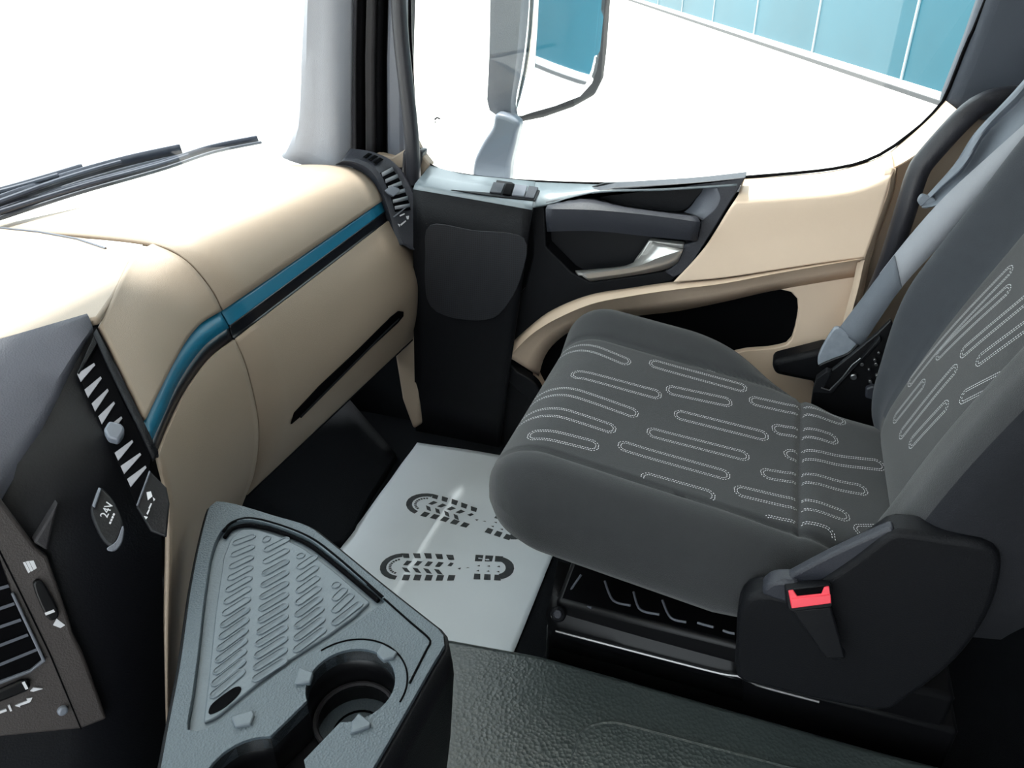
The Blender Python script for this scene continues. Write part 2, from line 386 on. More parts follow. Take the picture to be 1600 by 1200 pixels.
# beige door trim: upper face lofted from sill to ridge
def cu_(pts, n):   # uniform-parameter Catmull-Rom
    P = [V(p) for p in pts]; k = len(P); out = []
    for i in range(n):
        t = (k - 1) * i / (n - 1); j = min(int(t), k - 2); u = t - j
        a, b, c, d = P[max(j - 1, 0)], P[j], P[j + 1], P[min(j + 2, k - 1)]
        out.append(.5 * (2 * b + (c - a) * u + (2 * a - 5 * b + 4 * c - d) * u * u + (3 * b - a - 3 * c + d) * u ** 3))
    return out
sill = [(1161, 279), (1230, 274), (1300, 267), (1355, 253), (1392, 236)]
b1 = [(1153, 305), (1224, 301), (1296, 296), (1352, 285), (1396, 264)]
b2 = [(1100, 388), (1175, 376), (1250, 366), (1315, 357), (1372, 345)]
ridge = [(1052, 441), (1130, 434), (1210, 422), (1290, 410), (1352, 402)]
mix = lambda A, B, u: [(p[0] + (q[0] - p[0]) * u, p[1] + (q[1] - p[1]) * u) for p, q in zip(A, B)]
spec_ = [(sill, 1.752), (mix(sill, b1, .35), 1.72), (mix(sill, b1, .75), 1.685), (b1, 1.668), (mix(b1, b2, .12), 1.658), (mix(b1, b2, .3), 1.655), (b2, 1.655), (ridge, 1.65)]
rws = [cu_(LY(r, yy), 30) for r, yy in spec_]
rws = [list(r) for r in zip(*[cr([rws[i][j] for i in range(len(rws))], 40) for j in range(30)])]
kA = cu_(LY([(1392, 236), (1425, 208), (1455, 180), (1476, 156)], 1.752), 16); kB = cu_(LY([(1396, 264), (1428, 246), (1466, 218), (1505, 186)], 1.70), 16)
loft('window_corner', [kA, [p.lerp(q, .5) + V((0, -.006, .004)) for p, q in zip(kA, kB)], [p.lerp(q, .9) + V((0, -.006, .0)) for p, q in zip(kA, kB)], kB, [p + V((.01, .05, 0)) for p in kB]], 'beige_door', dr, solid=.006)
loft('trim_upper', rws, 'beige_door', dr, solid=.006)
# arch ridge running down to the front
arch_o = [(786, 556), (800, 536), (822, 515), (860, 486), (920, 461), (990, 449), (1052, 440), (1130, 433), (1210, 421), (1290, 409), (1352, 401)]
arch_r = [(794, 560), (812, 540), (834, 520), (870, 498), (925, 475), (990, 462), (1058, 452), (1130, 443), (1210, 428), (1290, 414), (1346, 405)]
arch_i = [(842, 588), (850, 560), (866, 537), (898, 514), (945, 501), (1000, 493), (1060, 486), (1130, 472), (1205, 455), (1290, 440), (1340, 432)]
o_, r_, i_ = cr(LY(arch_o, 1.668), 50), cr(LY(arch_r, 1.646), 50), cr(LY(arch_i, 1.705), 50)
loft('trim_arch', [o_, [p.lerp(q, .5) + V((0, -.002, .002)) for p, q in zip(o_, r_)], r_, [p.lerp(q, .12) + V((0, .006, 0)) for p, q in zip(r_, i_)], [p.lerp(q, .5) + V((0, .004, 0)) for p, q in zip(r_, i_)], i_], 'beige_door', dr, solid=.006)
# lower beige plate with the dark pocket opening
pk = cr(LY([(838, 578), (848, 556), (866, 535), (900, 513), (960, 498), (1060, 484), (1140, 467), (1200, 455), (1225, 453), (1243, 462), (1247, 482), (1240, 520), (1230, 538), (1205, 545), (1130, 560), (1050, 640), (900, 680), (860, 620)], 1.706), 70, True)
lo_ = LY([(835, 600), (828, 560), (850, 530), (890, 505), (960, 489), (1060, 475), (1200, 445), (1300, 428), (1350, 402), (1366, 345), (1394, 262), (1392, 300), (1345, 455), (1322, 525), (1305, 550), (1250, 560), (1290, 640), (1100, 760), (870, 700)], 1.706)
slab('trim_lower', lo_, (0, .02, 0), 'beige_door', dr, holes=[pk], bev=.003)
slab('door_pocket', LY([(820, 590), (840, 520), (1060, 470), (1260, 440), (1260, 560), (1100, 690), (880, 690)], 1.728), (0, .004, 0), 'void', dr, bev=0)
# rear edge rounding of the door trim
e0 = cr(LY([(1394, 262), (1388, 300), (1370, 350), (1352, 402), (1340, 455), (1322, 520)], 1.66), 20)
e1 = cr(LY([(1403, 262), (1397, 302), (1379, 352), (1361, 404), (1349, 457), (1331, 522)], 1.74), 20)
loft('trim_edge', [[p + V((-.012, .004, 0)) for p in e0], e0, [p.lerp(q, .3) + V((.002, -.004, 0)) for p, q in zip(e0, e1)], e1], 'beige_door', dr, solid=.004)
# black lip below the arch and lower dark sill bar
slab('pocket_lip', cr(LY([(780, 550), (790, 556), (806, 578), (838, 602), (852, 640), (835, 628), (810, 612), (790, 590), (782, 570)], 1.655), 36, True), (0, .03, 0), 'black_plastic', dr, bev=.004)
slab('sill_bar', LY([(1205, 566), (1285, 546), (1330, 545), (1330, 600), (1280, 600), (1210, 586)], 1.62), (0, .06, 0), 'black_plastic', dr, bev=.012, seg=3)
# side window pane
slab('window_2', LY([(636, -480), (636, 240), (680, 270), (830, 290), (1060, 292), (1300, 272), (1400, 238), (1462, 184), (1482, 150), (1545, 0), (1690, -400), (1690, -480)], 1.762), (0, .004, 0), 'window_glass', kind='structure', label='passenger side window pane', bev=0)
wn = bpy.data.objects['window_2']
for q in ([(678, 186), (683, 182), (684, 184), (680, 188)], [(684, 183), (688, 185), (687, 187), (683, 185)], [(679, 190), (681, 190), (681, 192), (679, 192)]):
    slab('glass_mark', LY(q, 1.760), (0, .001, 0), 'kerb_grey', wn, bev=0)
box('trim_6', (-.95, 1.745, 1.52), (.75, 1.775, 1.9), 'headliner', kind='structure', bev=0)

# ================================================================== DASHBOARD
ds = thing('dashboard', 'beige dashboard with teal stripe, glovebox and black centre stack', 'dashboard', (-1.0, .9, .2))
YS, YE = .98, 1.625
A_top = [V((-1.375, YS, .748)), V((-1.30, YS, .755)), V((-1.12, YS, .768))] + LY([(240, 380), (290, 405), (330, 450), (348, 485)], YS)
E_top = [V((-1.16, YE, .735)), V((-1.12, YE, .738)), V((-1.04, YE, .745))] + LY([(545, 261), (575, 275), (590, 292), (600, 312)], YE)
A_top, E_top = cr(A_top, 34), cr(E_top, 34)
def span(A, B, n=8): return [[p.lerp(q, i / n) for p, q in zip(A, B)] for i in range(n + 1)]
gap = .0025
def seamgap(rows):
    rows[0] = [p + V((0, gap, 0)) for p in rows[0]]; return rows
loft('top_cover', seamgap(span(A_top, E_top)), 'beige', ds, solid=.008)
A_te = cr(LY([(348, 486), (355, 497), (362, 510)], YS), 6); E_te = cr(LY([(600, 313), (603, 321), (606, 329)], YE), 6)
inn = V((-.004, 0, -.002))
loft('teal_stripe', seamgap(span([p + inn for p in A_te], [p + inn for p in E_te])), 'teal', ds, solid=.006, label='teal decor stripe')
A_dk = cr(LY([(362, 510), (365, 518), (368, 530)], YS), 6); E_dk = cr(LY([(606, 329), (608, 336), (610, 343)], YE), 6)
inn2 = V((-.006, 0, -.002))
loft('stripe_groove', seamgap(span([p + inn2 * (.4 if i in (0, 5) else 1) for i, p in enumerate(A_dk)], [p + inn2 * (.4 if i in (0, 5) else 1) for i, p in enumerate(E_dk)])), 'navy_gloss', ds, solid=.006)
A_ld = cr(LY([(368, 530), (385, 570), (402, 640), (405, 690), (398, 740), (385, 775)], YS), 26)
E_ld = cr([PY(610, 343, 1.625), PY(640, 378, 1.65), PY(664, 420, 1.68), PY(668, 445, 1.685), PY(665, 482, 1.685), PY(655, 520, 1.68)], 26)
A_ld = [A_ld[0] + V((-.006, 0, -.001))] + A_ld; E_ld = [E_ld[0] + V((-.006, 0, -.001))] + E_ld
gl = loft('glovebox_lid', seamgap(span(A_ld, E_ld)), 'beige', ds, solid=.01)
# underside return
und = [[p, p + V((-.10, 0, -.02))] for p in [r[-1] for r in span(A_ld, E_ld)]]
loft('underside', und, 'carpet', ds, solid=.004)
# glovebox pull: long dark slot
def lidpt(px, py):
    X = -.80
    for _ in range(6):
        p = PX(px, py, X)
        t = (p.y - YS) / (1.66 - YS); t = min(1, max(0, t))
        prof = [a_.lerp(b_, t) for a_, b_ in zip(A_ld, E_ld)]
        best = min(prof, key=lambda q: abs(q.z - p.z)); X = best.x
    return PX(px, py, X + .0035)
hs = [lidpt(*q) for q in [(456, 663), (462, 645), (500, 603), (560, 547), (612, 495), (624, 486), (631, 487), (631, 494), (622, 505), (570, 553), (515, 606), (475, 647)]]
slab('glovebox_pull', hs, (-.012, 0, -.002), 'void', gl, bev=.001)
hr = [lidpt(*q) + V((.003, 0, .001)) for q in [(468, 652), (530, 590), (600, 520), (622, 499)]]
tube('pull_lip', cr(hr, 16), .0025, 'black_plastic', gl, n=6)

# ---- stack planes
T0 = PZ(150, 510, .75); M0 = PZ(230, 680, .65)
H = V((-.14, -.245, 0)).normalized()
nS1 = (M0 - T0).cross(H).normalized()
if nS1.dot(CAM - T0) < 0: nS1 = -nS1
FOLD = PP(248, 712, T0, nS1)
hn = V((.868, -.496, 0)).normalized()
a15 = math.radians(14)
nS2 = (hn * math.cos(a15) + V((0, 0, math.sin(a15)))).normalized()
def ST(px, py, off=0):
    p = PP(px, py, T0 + nS1 * off, nS1)
    if p.z < FOLD.z: p = PP(px, py, FOLD + nS2 * off, nS2)
    return p
def S1(px, py, off=0): return PP(px, py, T0 + nS1 * off, nS1)
def S2(px, py, off=0): return PP(px, py, FOLD + nS2 * off, nS2)

# ---- wrap-around beige segment
def zl(pts, z0, z1):
    return [PZ(x, y, z0 + (z1 - z0) * i / (len(pts) - 1)) for i, (x, y) in enumerate(pts)]
NC = 22
r0 = cr([PY(240, 380, YS)] + LZ([(208, 400), (183, 450)], .765) + [S1(157, 508, .004)], NC)
tt = [(348, 485), (315, 505), (290, 535), (265, 580), (245, 620), (228, 655)]
r3 = cr(zl(tt, PY(348, 485, YS).z, S1(228, 655).z), NC)
td = [(362, 510), (330, 532), (305, 560), (280, 600), (258, 650), (240, 690)]
r4 = cr(zl(td, PY(362, 510, YS).z, S1(240, 690).z), NC)
db = [(368, 530), (335, 555), (310, 585), (285, 625), (262, 675), (248, 712)]
r5 = cr(zl(db, PY(368, 530, YS).z, S1(248, 712).z), NC)
Ap = LY([(290, 405), (330, 450)], YS)
rowsU = [r0]
for k, (f, ap) in enumerate(((.40, Ap[0]), (.75, Ap[1]))):
    bulge0 = ap - r0[0].lerp(r3[0], f)
    rowsU.append([p.lerp(q, f) + bulge0 * (1 - i / (NC - 1)) ** 1.2 for i, (p, q) in enumerate(zip(r0, r3))])
rowsU.append(r3)
rowsU = [list(r) for r in zip(*[cr([rowsU[i][j] for i in range(4)], 16) for j in range(NC)])]
def gapL(rows):  # leave the seam gap at the first column
    return [[r[0] + V((0, -gap, 0))] + r[1:] for r in rows]
loft('wrap_panel_upper', gapL(rowsU), 'beige', ds, solid=.006)
loft('teal_stripe', gapL([[p + inn for p in r3], [p.lerp(q, .5) + inn for p, q in zip(r3, r4)], [p + inn for p in r4]]), 'teal', ds, solid=.004, label='teal decor stripe')
loft('stripe_groove', gapL([[p + inn for p in r4], [p.lerp(q, .5) + inn2 for p, q in zip(r4, r5)], [p + inn for p in r5]]), 'navy_gloss', ds, solid=.004)
Alow = LY([(385, 570), (402, 640), (405, 690), (398, 740), (385, 775), (375, 800)], YS)
Blow = [S2(258, 745), S2(265, 790), S2(265, 870), S2(263, 960), S2(262, 1050), S2(262, 1180)]
rowsL = [[p + V((-.005, 0, -.001)) for p in r5], r5]
for ap, bp in zip(Alow, Blow):
    row = []
    for i in range(NC):
        t = i / (NC - 1); e = t ** 1.5
        row.append(V((ap.x + (bp.x - ap.x) * e, ap.y + (bp.y - ap.y) * t, ap.z + (bp.z - ap.z) * t)))
    rowsL.append(row)
hd = rowsL[:1]
rowsL = [list(r) for r in zip(*[cr([rowsL[i][j] for i in range(1, len(rowsL))], 26) for j in range(NC)])]
loft('wrap_panel_lower', gapL(hd + rowsL), 'beige', ds, solid=.006)
# dark backing so that seams read dark
loft('seam_backing', [[p + V((-.010, dy, -.010)) for p in A_top[22:] + A_te + A_dk + A_ld[1:]] for dy in (-.02, .02)], 'void', ds, solid=.002)

# ---- dash top of the centre (flat, in front of the driver)
tp = [V((-1.375, YS - .002, .745)), V((-1.30, YS - .002, .755)), V((-1.12, YS - .002, .766))] + r0[::3] + [T0 + H * .25 + V((-.03, 0, .01)), T0 + H * .9 + V((-.03, 0, .01)), V((-1.2, -.7, .755)), V((-1.18, -.7, .745)), V((-1.36, -.1, .745)), V((-1.415, .3, .745)), V((-1.41, .7, .745))]
slab('top_centre', [V((p.x, p.y, .752)) for p in tp], (0, 0, .012), 'beige', ds, bev=.004)
tube('top_ledge', LZ([(-40, 352), (60, 362), (120, 373), (165, 388)], .765), .002, 'mirror_body', ds, n=6)

# ---- centre stack body
k1 = .75
Ft = FOLD; Bb = S2(262, 1250)
topc = [T0 + V((-.05, .005, .012)), T0 + V((-.02, 0, .006))]
prof = topc + [T0, FOLD, Bb]
prof = [prof[0], prof[1], prof[2]] + [T0.lerp(FOLD, .5), FOLD, FOLD.lerp(Bb, .5), Bb]
prof = cr(prof[:4] + [T0.lerp(FOLD, .85), FOLD.lerp(Bb, .12) , FOLD.lerp(Bb, .5), Bb], 40)
rows = [[p + H * (k1 * j / 6) for j in range(7)] for p in prof]
loft('centre_stack', rows, 'stack_black', ds, solid=.01)
# padded grey shoulder
padlow = [(146, 517), (128, 548), (110, 583), (70, 663), (7, 773), (-60, 890)]
padL = cr([S1(x, y, .001) for x, y in padlow], 14)
padT = [T0 + V((-.015, .003, .012)) + H * (.75 * j / 13) for j in range(14)]
rows = [[p + V((-.05, 0, .0)) for p in padT], padT]
for u, o in ((.12, .010), (.35, .012), (.7, .011), (.95, .008)): rows.append([p.lerp(q, u) + nS1 * o for p, q in zip(padT, padL)])
rows.append(padL)
loft('shoulder_pad', rows, 'grey_pad', ds, solid=.006, label='grained grey padded shoulder')
# upper vent along the edge
z12 = zm(100, 490, 3.243)
vent = loft('vent_frame', [[S1(*q, .012) for q in z12([(165, 75), (240, 230), (330, 400), (410, 560), (478, 700)])],
                           [S1(*q, .012) for q in z12([(150, 100), (215, 245), (300, 420), (380, 580), (450, 730)])]], 'black_plastic', ds, solid=.012)
op = z12([(75, 310), (120, 215), (172, 150), (230, 300), (300, 450), (400, 640), (440, 730), (430, 790), (365, 970), (330, 880), (200, 600)])
slab('vent_opening', [S1(*q, .003) for q in op], -nS1 * .002, 'void', ds, bev=0)
slab('vent_rim', [S1(*q, .008) for q in z12([(165, 75), (478, 700), (480, 720), (440, 715), (172, 150), (75, 310), (65, 300)])], -nS1 * .008, 'black_plastic', ds, bev=.002)
sl_l = [(85, 345), (122, 425), (158, 495), (192, 560), (225, 625), (275, 745), (305, 812), (338, 878)]
sl_r = [(152, 250), (185, 318), (220, 380), (252, 445), (290, 520), (345, 640), (385, 705), (412, 770)]
zdir = (FOLD - T0).normalized()
for (l, r) in zip(sl_l, sl_r):
    P4 = z12([(l[0] - 18, l[1] - 40), r, (r[0] + 6, r[1] + 10), l])
    slab('vent_slat', [S1(*P4[0], .0075), S1(*P4[1], .0055), S1(*P4[2], .0045), S1(*P4[3], .0045)], -nS1 * .0012, 'slat_lit', ds, bev=0)  # pale wedge in the shape of the lit slat top
slab('vent_tab', [S1(*q, .020) for q in z12([(200, 585), (228, 540), (290, 555), (308, 580), (300, 605), (275, 640), (225, 628)])], -nS1 * .016, 'mirror_arm', ds, bev=.003)
slab('vent_foot', [S1(*q, .008) for q in z12([(430, 790), (520, 880), (535, 960), (520, 1130), (440, 1100), (365, 975)])], -nS1 * .006, 'stack_black', ds, bev=.002)
slab('vent_edge', [S1(*q, .010) for q in z12([(432, 792), (440, 800), (378, 970), (365, 972)])], -nS1 * .003, 'mirror_body', ds, bev=.001)
for q in ([(418, 905), (440, 900), (448, 925), (425, 945)], [(405, 1025), (425, 1030), (415, 1042)], [(428, 985), (440, 960), (446, 962), (434, 990)], [(450, 930), (462, 940), (455, 950)], [(418, 1012), (430, 990), (435, 994), (424, 1018)]):
    slab('vent_icon', [S1(*p, .0095) for p in z12(q)], -nS1 * .001, 'icon', ds, bev=0)
# 24V socket cover
scv = slab('socket_cover', cr([S1(*q, .010) for q in z12([(140, 960), (175, 880), (215, 900), (260, 960), (300, 1060), (290, 1120), (250, 1180), (200, 1150), (160, 1080), (135, 1010)])], 40, True), -nS1 * .009, 'stack_black', ds, bev=.003, label='round socket cover')
slab('cover_tab', [S1(*q, .015) for q in z12([(142, 970), (175, 878), (190, 885), (158, 978)])], -nS1 * .005, 'mirror_arm', scv, bev=.001)
slab('cover_rim', cr([S1(*q, .011) for q in z12([(215, 1190), (265, 1150), (295, 1075), (305, 1090), (292, 1160), (255, 1200)])], 24, True), -nS1 * .004, 'mirror_body', scv, bev=.001)
c0, c1 = z12([(205, 1035), (240, 960)]); xd = S1(*c1) - S1(*c0)
d0, d1 = z12([(240, 1030), (205, 985)]); yd = S1(*d1) - S1(*d0)
text('socket_print', '24V', S1(*z12([(219, 995)])[0], .0106), xd, yd, .0125, 'icon', scv)
for k in range(4):
    q = z12([(228 + k * 6, 1062 - k * 14), (233 + k * 6, 1052 - k * 14), (241 + k * 6, 1057 - k * 14), (236 + k * 6, 1067 - k * 14)])
    slab('socket_mark', [S1(*p, .0106) for p in q], -nS1 * .0005, 'icon', scv, bev=0)
# lower module: raised frame with thumb wheel, slatted outlet
z13 = zm(0, 780, 3.158)
md = slab('outlet_module', [S2(*q, .016) for q in z13([(-200, -200), (0, 0), (170, 228), (235, 285), (290, 440), (350, 620), (360, 660), (410, 760), (530, 1085), (400, 1135), (-250, 1200)])], -nS2 * .03, 'module_brown', ds, bev=.004, seg=3, label='lower air outlet module')
slab('module_wedge', [S2(*q, .018) for q in z13([(165, 215), (290, 15), (272, 90), (235, 255)])], -nS2 * .02, 'pillar_dark', ds, bev=.003)
gv = [S2(*q, .0165) for q in z13([(0, 250), (110, 470), (250, 760), (405, 1135), (398, 1137), (242, 764), (102, 474), (-8, 255)])]
slab('module_groove', gv, -nS2 * .002, 'void', md, bev=0)
wh = cr([S2(*q, .022) for q in z13([(165, 420), (185, 400), (215, 415), (255, 480), (290, 555), (285, 590), (255, 603), (225, 575), (185, 490)])], 30, True)
tw = slab('thumb_wheel', wh, -nS2 * .01, 'metal_black', md, bev=.004, seg=3)
slab('wheel_mark', [S2(*q, .0228) for q in z13([(220, 562), (265, 545), (272, 556), (226, 574)])], -nS2 * .001, 'icon', tw, bev=0)
for q in ([(113, 312), (125, 310), (150, 358), (140, 366)], [(127, 308), (142, 305), (164, 352), (152, 358)], [(144, 305), (166, 303), (182, 340), (166, 350)], [(280, 590), (322, 622), (298, 636), (262, 622)]):
    slab('outlet_icon', [S2(*p, .0168) for p in z13(q)], -nS2 * .0008, 'icon', md, bev=0)
vo_ = [S2(*q, .0172) for q in z13([(-300, 420), (0, 300), (60, 470), (215, 800), (150, 850), (-300, 1010)])]
slab('outlet_opening', vo_, -nS2 * .001, 'void', md, bev=0)
for (x0, y0, x1, y1) in ((-200, 600, 68, 508), (-200, 690, 100, 588), (-200, 790, 135, 662), (-200, 890, 180, 735), (-200, 490, 40, 420)):
    p, q = S2(*z13([(x0, y0)])[0], .019), S2(*z13([(x1, y1)])[0], .019)
    slab('outlet_slat', [p, q, q - nS2 * .002 + V((0, 0, -.010)), p - nS2 * .002 + V((0, 0, -.010))], V((0, 0, -.002)), 'mirror_body', md, bev=.0008)
slab('outlet_edge', [S2(*q, .021) for q in z13([(55, 470), (70, 465), (228, 800), (150, 858), (-300, 1030), (-300, 1010), (150, 845), (208, 798)])], -nS2 * .006, 'mirror_body', md, bev=.001)
s2 = slab('slide_knob', [S2(*q, .024) for q in z13([(-150, 1010), (100, 900), (135, 895), (155, 920), (140, 950), (-150, 1065)])], -nS2 * .008, 'metal_black', md, bev=.003)
slab('knob_mark', [S2(*q, .0246) for q in z13([(108, 906), (122, 900), (140, 935), (126, 940)])], -nS2 * .001, 'icon', s2, bev=0)
for q in ([(150, 948), (165, 930), (212, 936), (165, 950)], [(75, 1020), (95, 1010), (135, 995), (130, 985), (160, 980), (150, 1000), (142, 1005), (98, 1020), (100, 1028)], [(38, 1020), (48, 1015), (60, 1045), (50, 1048)], [(-10, 1050), (30, 1035), (34, 1046), (-10, 1062)]):
    slab('outlet_icon', [S2(*p, .0180) for p in z13(q)], -nS2 * .002, 'icon', md, bev=0)
slab('module_stud', disc(S2(*z13([(312, 1050)])[0], .022), nS2, .006), -nS2 * .008, 'mirror_arm', md, bev=.003, seg=3)

# ---- side vent at the door end of the dashboard
z3 = zm(530, 220, 6.32)
def onend(px, py, off=0):   # strip between y 1.625 and 1.70 following the end profile
    best = None
    for i in range(60):
        Y = 1.60 + .12 * i / 59
        p = PY(px, py, Y)
        k = min(range(len(VP) - 1), key=lambda j: abs(VP[j].z - p.z) + abs(VP[j].x - p.x) * .3)
        d = abs(p.x - VP[k].x)
        if best is None or d < best[0]: best = (d, p)
    return best[1]
vin = cr([PY(*q, yy) for q, yy in zip(z3([(20, 200), (140, 205), (280, 270), (370, 370), (440, 540), (490, 690), (520, 800), (555, 950), (590, 1030)]), (1.618, 1.618, 1.618, 1.618, 1.618, 1.616, 1.612, 1.606, 1.602))], 30)
vout = cr([PY(*q, yy) for q, yy in zip(z3([(105, 78), (300, 105), (470, 165), (590, 260), (690, 400), (770, 580), (800, 720), (840, 950), (850, 1105)]), (1.70, 1.70, 1.70, 1.70, 1.695, 1.685, 1.672, 1.652, 1.642))], 30)
sv = loft('side_vent', [[p + V((-.02, .005, -.012)) for p in vin], vin, [p.lerp(q, .12) + V((.004, 0, .004)) for p, q in zip(vin, vout)], [p.lerp(q, .5) + V((-.002, 0, -.002)) for p, q in zip(vin, vout)], [p.lerp(q, .85) + V((.005, 0, .005)) for p, q in zip(vin, vout)], vout, [p + V((-.02, .02, -.02)) for p in vout]], 'dark_plastic', ds, solid=.004, label='side air vent')
def vq(px, py, off):
    """point on the side vent surface"""
    best = None
    for i, (p, q) in enumerate(zip(vin, vout)):
        for u in [x / 16 for x in range(17)]:
            s = p.lerp(q, u); d = s - CAM
            X = 800 + FPX * d.dot(RT) / d.dot(FW); Yp = 600 - FPX * d.dot(UP) / d.dot(FW)
            e = (X - px) ** 2 + (Yp - py) ** 2
            if best is None or e < best[0]: best = (e, s)
    s = best[1]; d = ray(px, py).normalized(); dist = (s - CAM).dot(d)
    return CAM + d * (dist - off)
wv = (vout[15] - vin[15]).normalized()
nv = (vin[18] - vin[12]).cross(wv).normalized()
if nv.dot(CAM - vin[15]) < 0: nv = -nv
def vs_(t, u, off=0):
    i = min(len(vin) - 2, int(t * (len(vin) - 1))); f = t * (len(vin) - 1) - i
    p, q = vin[i].lerp(vin[i + 1], f), vout[i].lerp(vout[i + 1], f)
    n_ = (vin[i + 1] - vin[i]).cross(q - p).normalized()
    if n_.dot(CAM - p) < 0: n_ = -n_
    return p.lerp(q, u) + n_ * off
def vt_(px, py):
    best = min(((k / 100, j / 20) for k in range(101) for j in range(21)), key=lambda tu: (lambda d: (800 + FPX * d.dot(RT) / d.dot(FW) - px) ** 2 + (600 - FPX * d.dot(UP) / d.dot(FW) - py) ** 2)(vs_(*tu) - CAM))
    return best[0]
t0_, t1_ = vt_(*z3([(440, 300)])[0]), vt_(*z3([(610, 700)])[0])
loft('vent_opening', [[vs_(t0_ + (t1_ - t0_) * i / 12, u, .005) for i in range(13)] for u in (.16, .4, .68)], 'void', sv, solid=.001)
for k in range(6):
    ta = t0_ + (t1_ - t0_) * (k + .12) / 6; tb_ = ta + (t1_ - t0_) * .50 / 6
    loft('vent_slat', [[vs_(ta, u, .010) for u in (.17, .4, .67)], [vs_(tb_, u, .0062) for u in (.17, .4, .67)]], 'belt', sv, solid=.001)
ts_ = vt_(*z3([(290, 215)])[0])
for k in range(3):
    loft('defrost_slot', [[vs_(ts_ - .06 + .045 * k, u, .007) for u in (.3, .5, .7)], [vs_(ts_ - .06 + .045 * k + .028, u, .007) for u in (.3, .5, .7)]], 'void', sv, solid=.001)
slab('vent_tab', [vq(*p, .016) for p in z3([(455, 490), (520, 445), (590, 465), (608, 495), (535, 555), (480, 520)])], -nv * .006, 'mirror_arm', sv, bev=.002)
slab('vent_edge', [vq(*p, .008) for p in z3([(535, 748), (685, 632), (690, 640), (545, 755)])], -nv * .002, 'mirror_arm', sv, bev=0)
for q in ([(598, 735), (645, 715), (648, 725), (602, 748)], [(580, 820), (600, 825), (598, 850)], [(605, 825), (655, 785), (662, 795), (612, 838)], [(660, 745), (690, 740), (685, 775), (672, 775)]):
    slab('vent_icon', [vq(*p, .008) for p in z3(q)], -nv * .001, 'icon', sv, bev=0)

# carpeted kick panel in the footwell
kp = [PZ(385, 800, .02), PZ(518, 850, .02), PZ(578, 770, .02), PZ(618, 708, .02)]
kb = [V((-1.36, .8, .42)), V((-1.34, 1.15, .42)), V((-1.34, 1.45, .42)), V((-1.32, 1.66, .42))]
loft('kick_panel', [cr(kb, 12), [p.lerp(q, .5) + V((0, 0, -.02)) for p, q in zip(cr(kb, 12), cr(kp, 12))], cr(kp, 12), [p + V((.004, 0, -.02)) for p in cr(kp, 12)]], 'carpet', ds, solid=.01)

# ================================================================== CENTRE TRAY
TRZ = .50
z5 = zm(280, 750, 2.667)
tr = thing('storage_tray', 'dark grey console tray with ribbed mat and two cup holders', 'tray', (-.45, .5, .1))
outer_px = [(338, 783), (370, 788), (430, 806), (479, 821), (512, 844), (599, 915), (670, 971), (690, 988), (695, 1006), (678, 1035), (629, 1121), (576, 1212), (500, 1340), (215, 1400), (240, 1260), (262, 1140), (282, 1035), (299, 915), (316, 832), (328, 790)]
outer = cr(LZ(outer_px, TRZ), 90, True)
ins_px = z5([(35, 1040), (55, 890), (80, 700), (105, 480), (135, 300), (175, 210), (225, 175), (290, 165), (400, 190), (530, 240), (640, 320), (760, 418), (853, 497), (825, 527), (740, 588), (620, 672), (410, 805), (160, 1008), (110, 1032)])
ins = cr(LZ(ins_px, TRZ), 80, True)
# cup holders in plan
c1 = PZ(548, 1068, TRZ); c2 = PZ(395, 1222, TRZ)
R1 = (PZ(617, 1063, TRZ) - PZ(477, 1078, TRZ)).length / 2
R2 = R1 * 1.03
ax = (c2 - c1).normalized(); pr = V((-ax.y, ax.x, 0)); dist = (c2 - c1).length
hw = R1 * .50
hole = []
a1 = math.asin(hw / R1)
for i in range(31):
    q = a1 + (2 * math.pi - 2 * a1) * i / 30
    hole.append(c1 + ax * math.cos(q) * R1 + pr * math.sin(q) * R1)
a2 = math.asin(hw / R2)
for i in range(31):
    q = math.pi + a2 + (2 * math.pi - 2 * a2) * i / 30
    hole.append(c2 + ax * math.cos(q) * R2 + pr * math.sin(q) * R2)
deck = slab('tray_deck', outer, (0, 0, -.02), 'tray_grey', tr, holes=[ins, hole], bev=.004, seg=3)
# sloping skirt walls below the rim
n = len(outer); cen = V((-.45, .45, 0))
r1_ = [p + V((0, 0, -.006)) for p in outer]
def shrink(p, s, z): return V((cen.x + (p.x - cen.x) * s, cen.y + (p.y - cen.y) * s, z))
sk = [[*r1_, r1_[0]], [shrink(p, 1.02, TRZ - .05) for p in outer + outer[:1]], [shrink(p, .98, TRZ - .16) for p in outer + outer[:1]], [shrink(p, .85, .11) for p in outer + outer[:1]]]
loft('tray_body', sk, 'black_plastic', tr, solid=.005)
# insert, recessed
slab('tray_mat', [V((p.x, p.y, TRZ - .008)) for p in ins], (0, 0, -.004), 'tray_insert', tr, bev=.001, label='ribbed grey tray mat')
lip = [ins[i].lerp(sum(ins, V()) / len(ins), .055) for i in range(len(ins))]
ol = rnd(LZ(z5([(100, 1012), (120, 850), (150, 560), (185, 320), (215, 245), (260, 205), (320, 205), (420, 235), (520, 285), (640, 375), (795, 508), (735, 565), (620, 648), (400, 788), (160, 985)]), TRZ - .004), .004)
slab('mat_pad', ol, (0, 0, -.005), 'tray_insert', tr, bev=.0015)
def col(l0, l1, r0_, r1_, n, f0=1.0):
    for k in range(n):
        u = k / max(1, n - 1)
        l = (l0[0] + (l1[0] - l0[0]) * u, l0[1] + (l1[1] - l0[1]) * u); r = (r0_[0] + (r1_[0] - r0_[0]) * u, r0_[1] + (r1_[1] - r0_[1]) * u)
        yield l, r
Zr = TRZ - .004
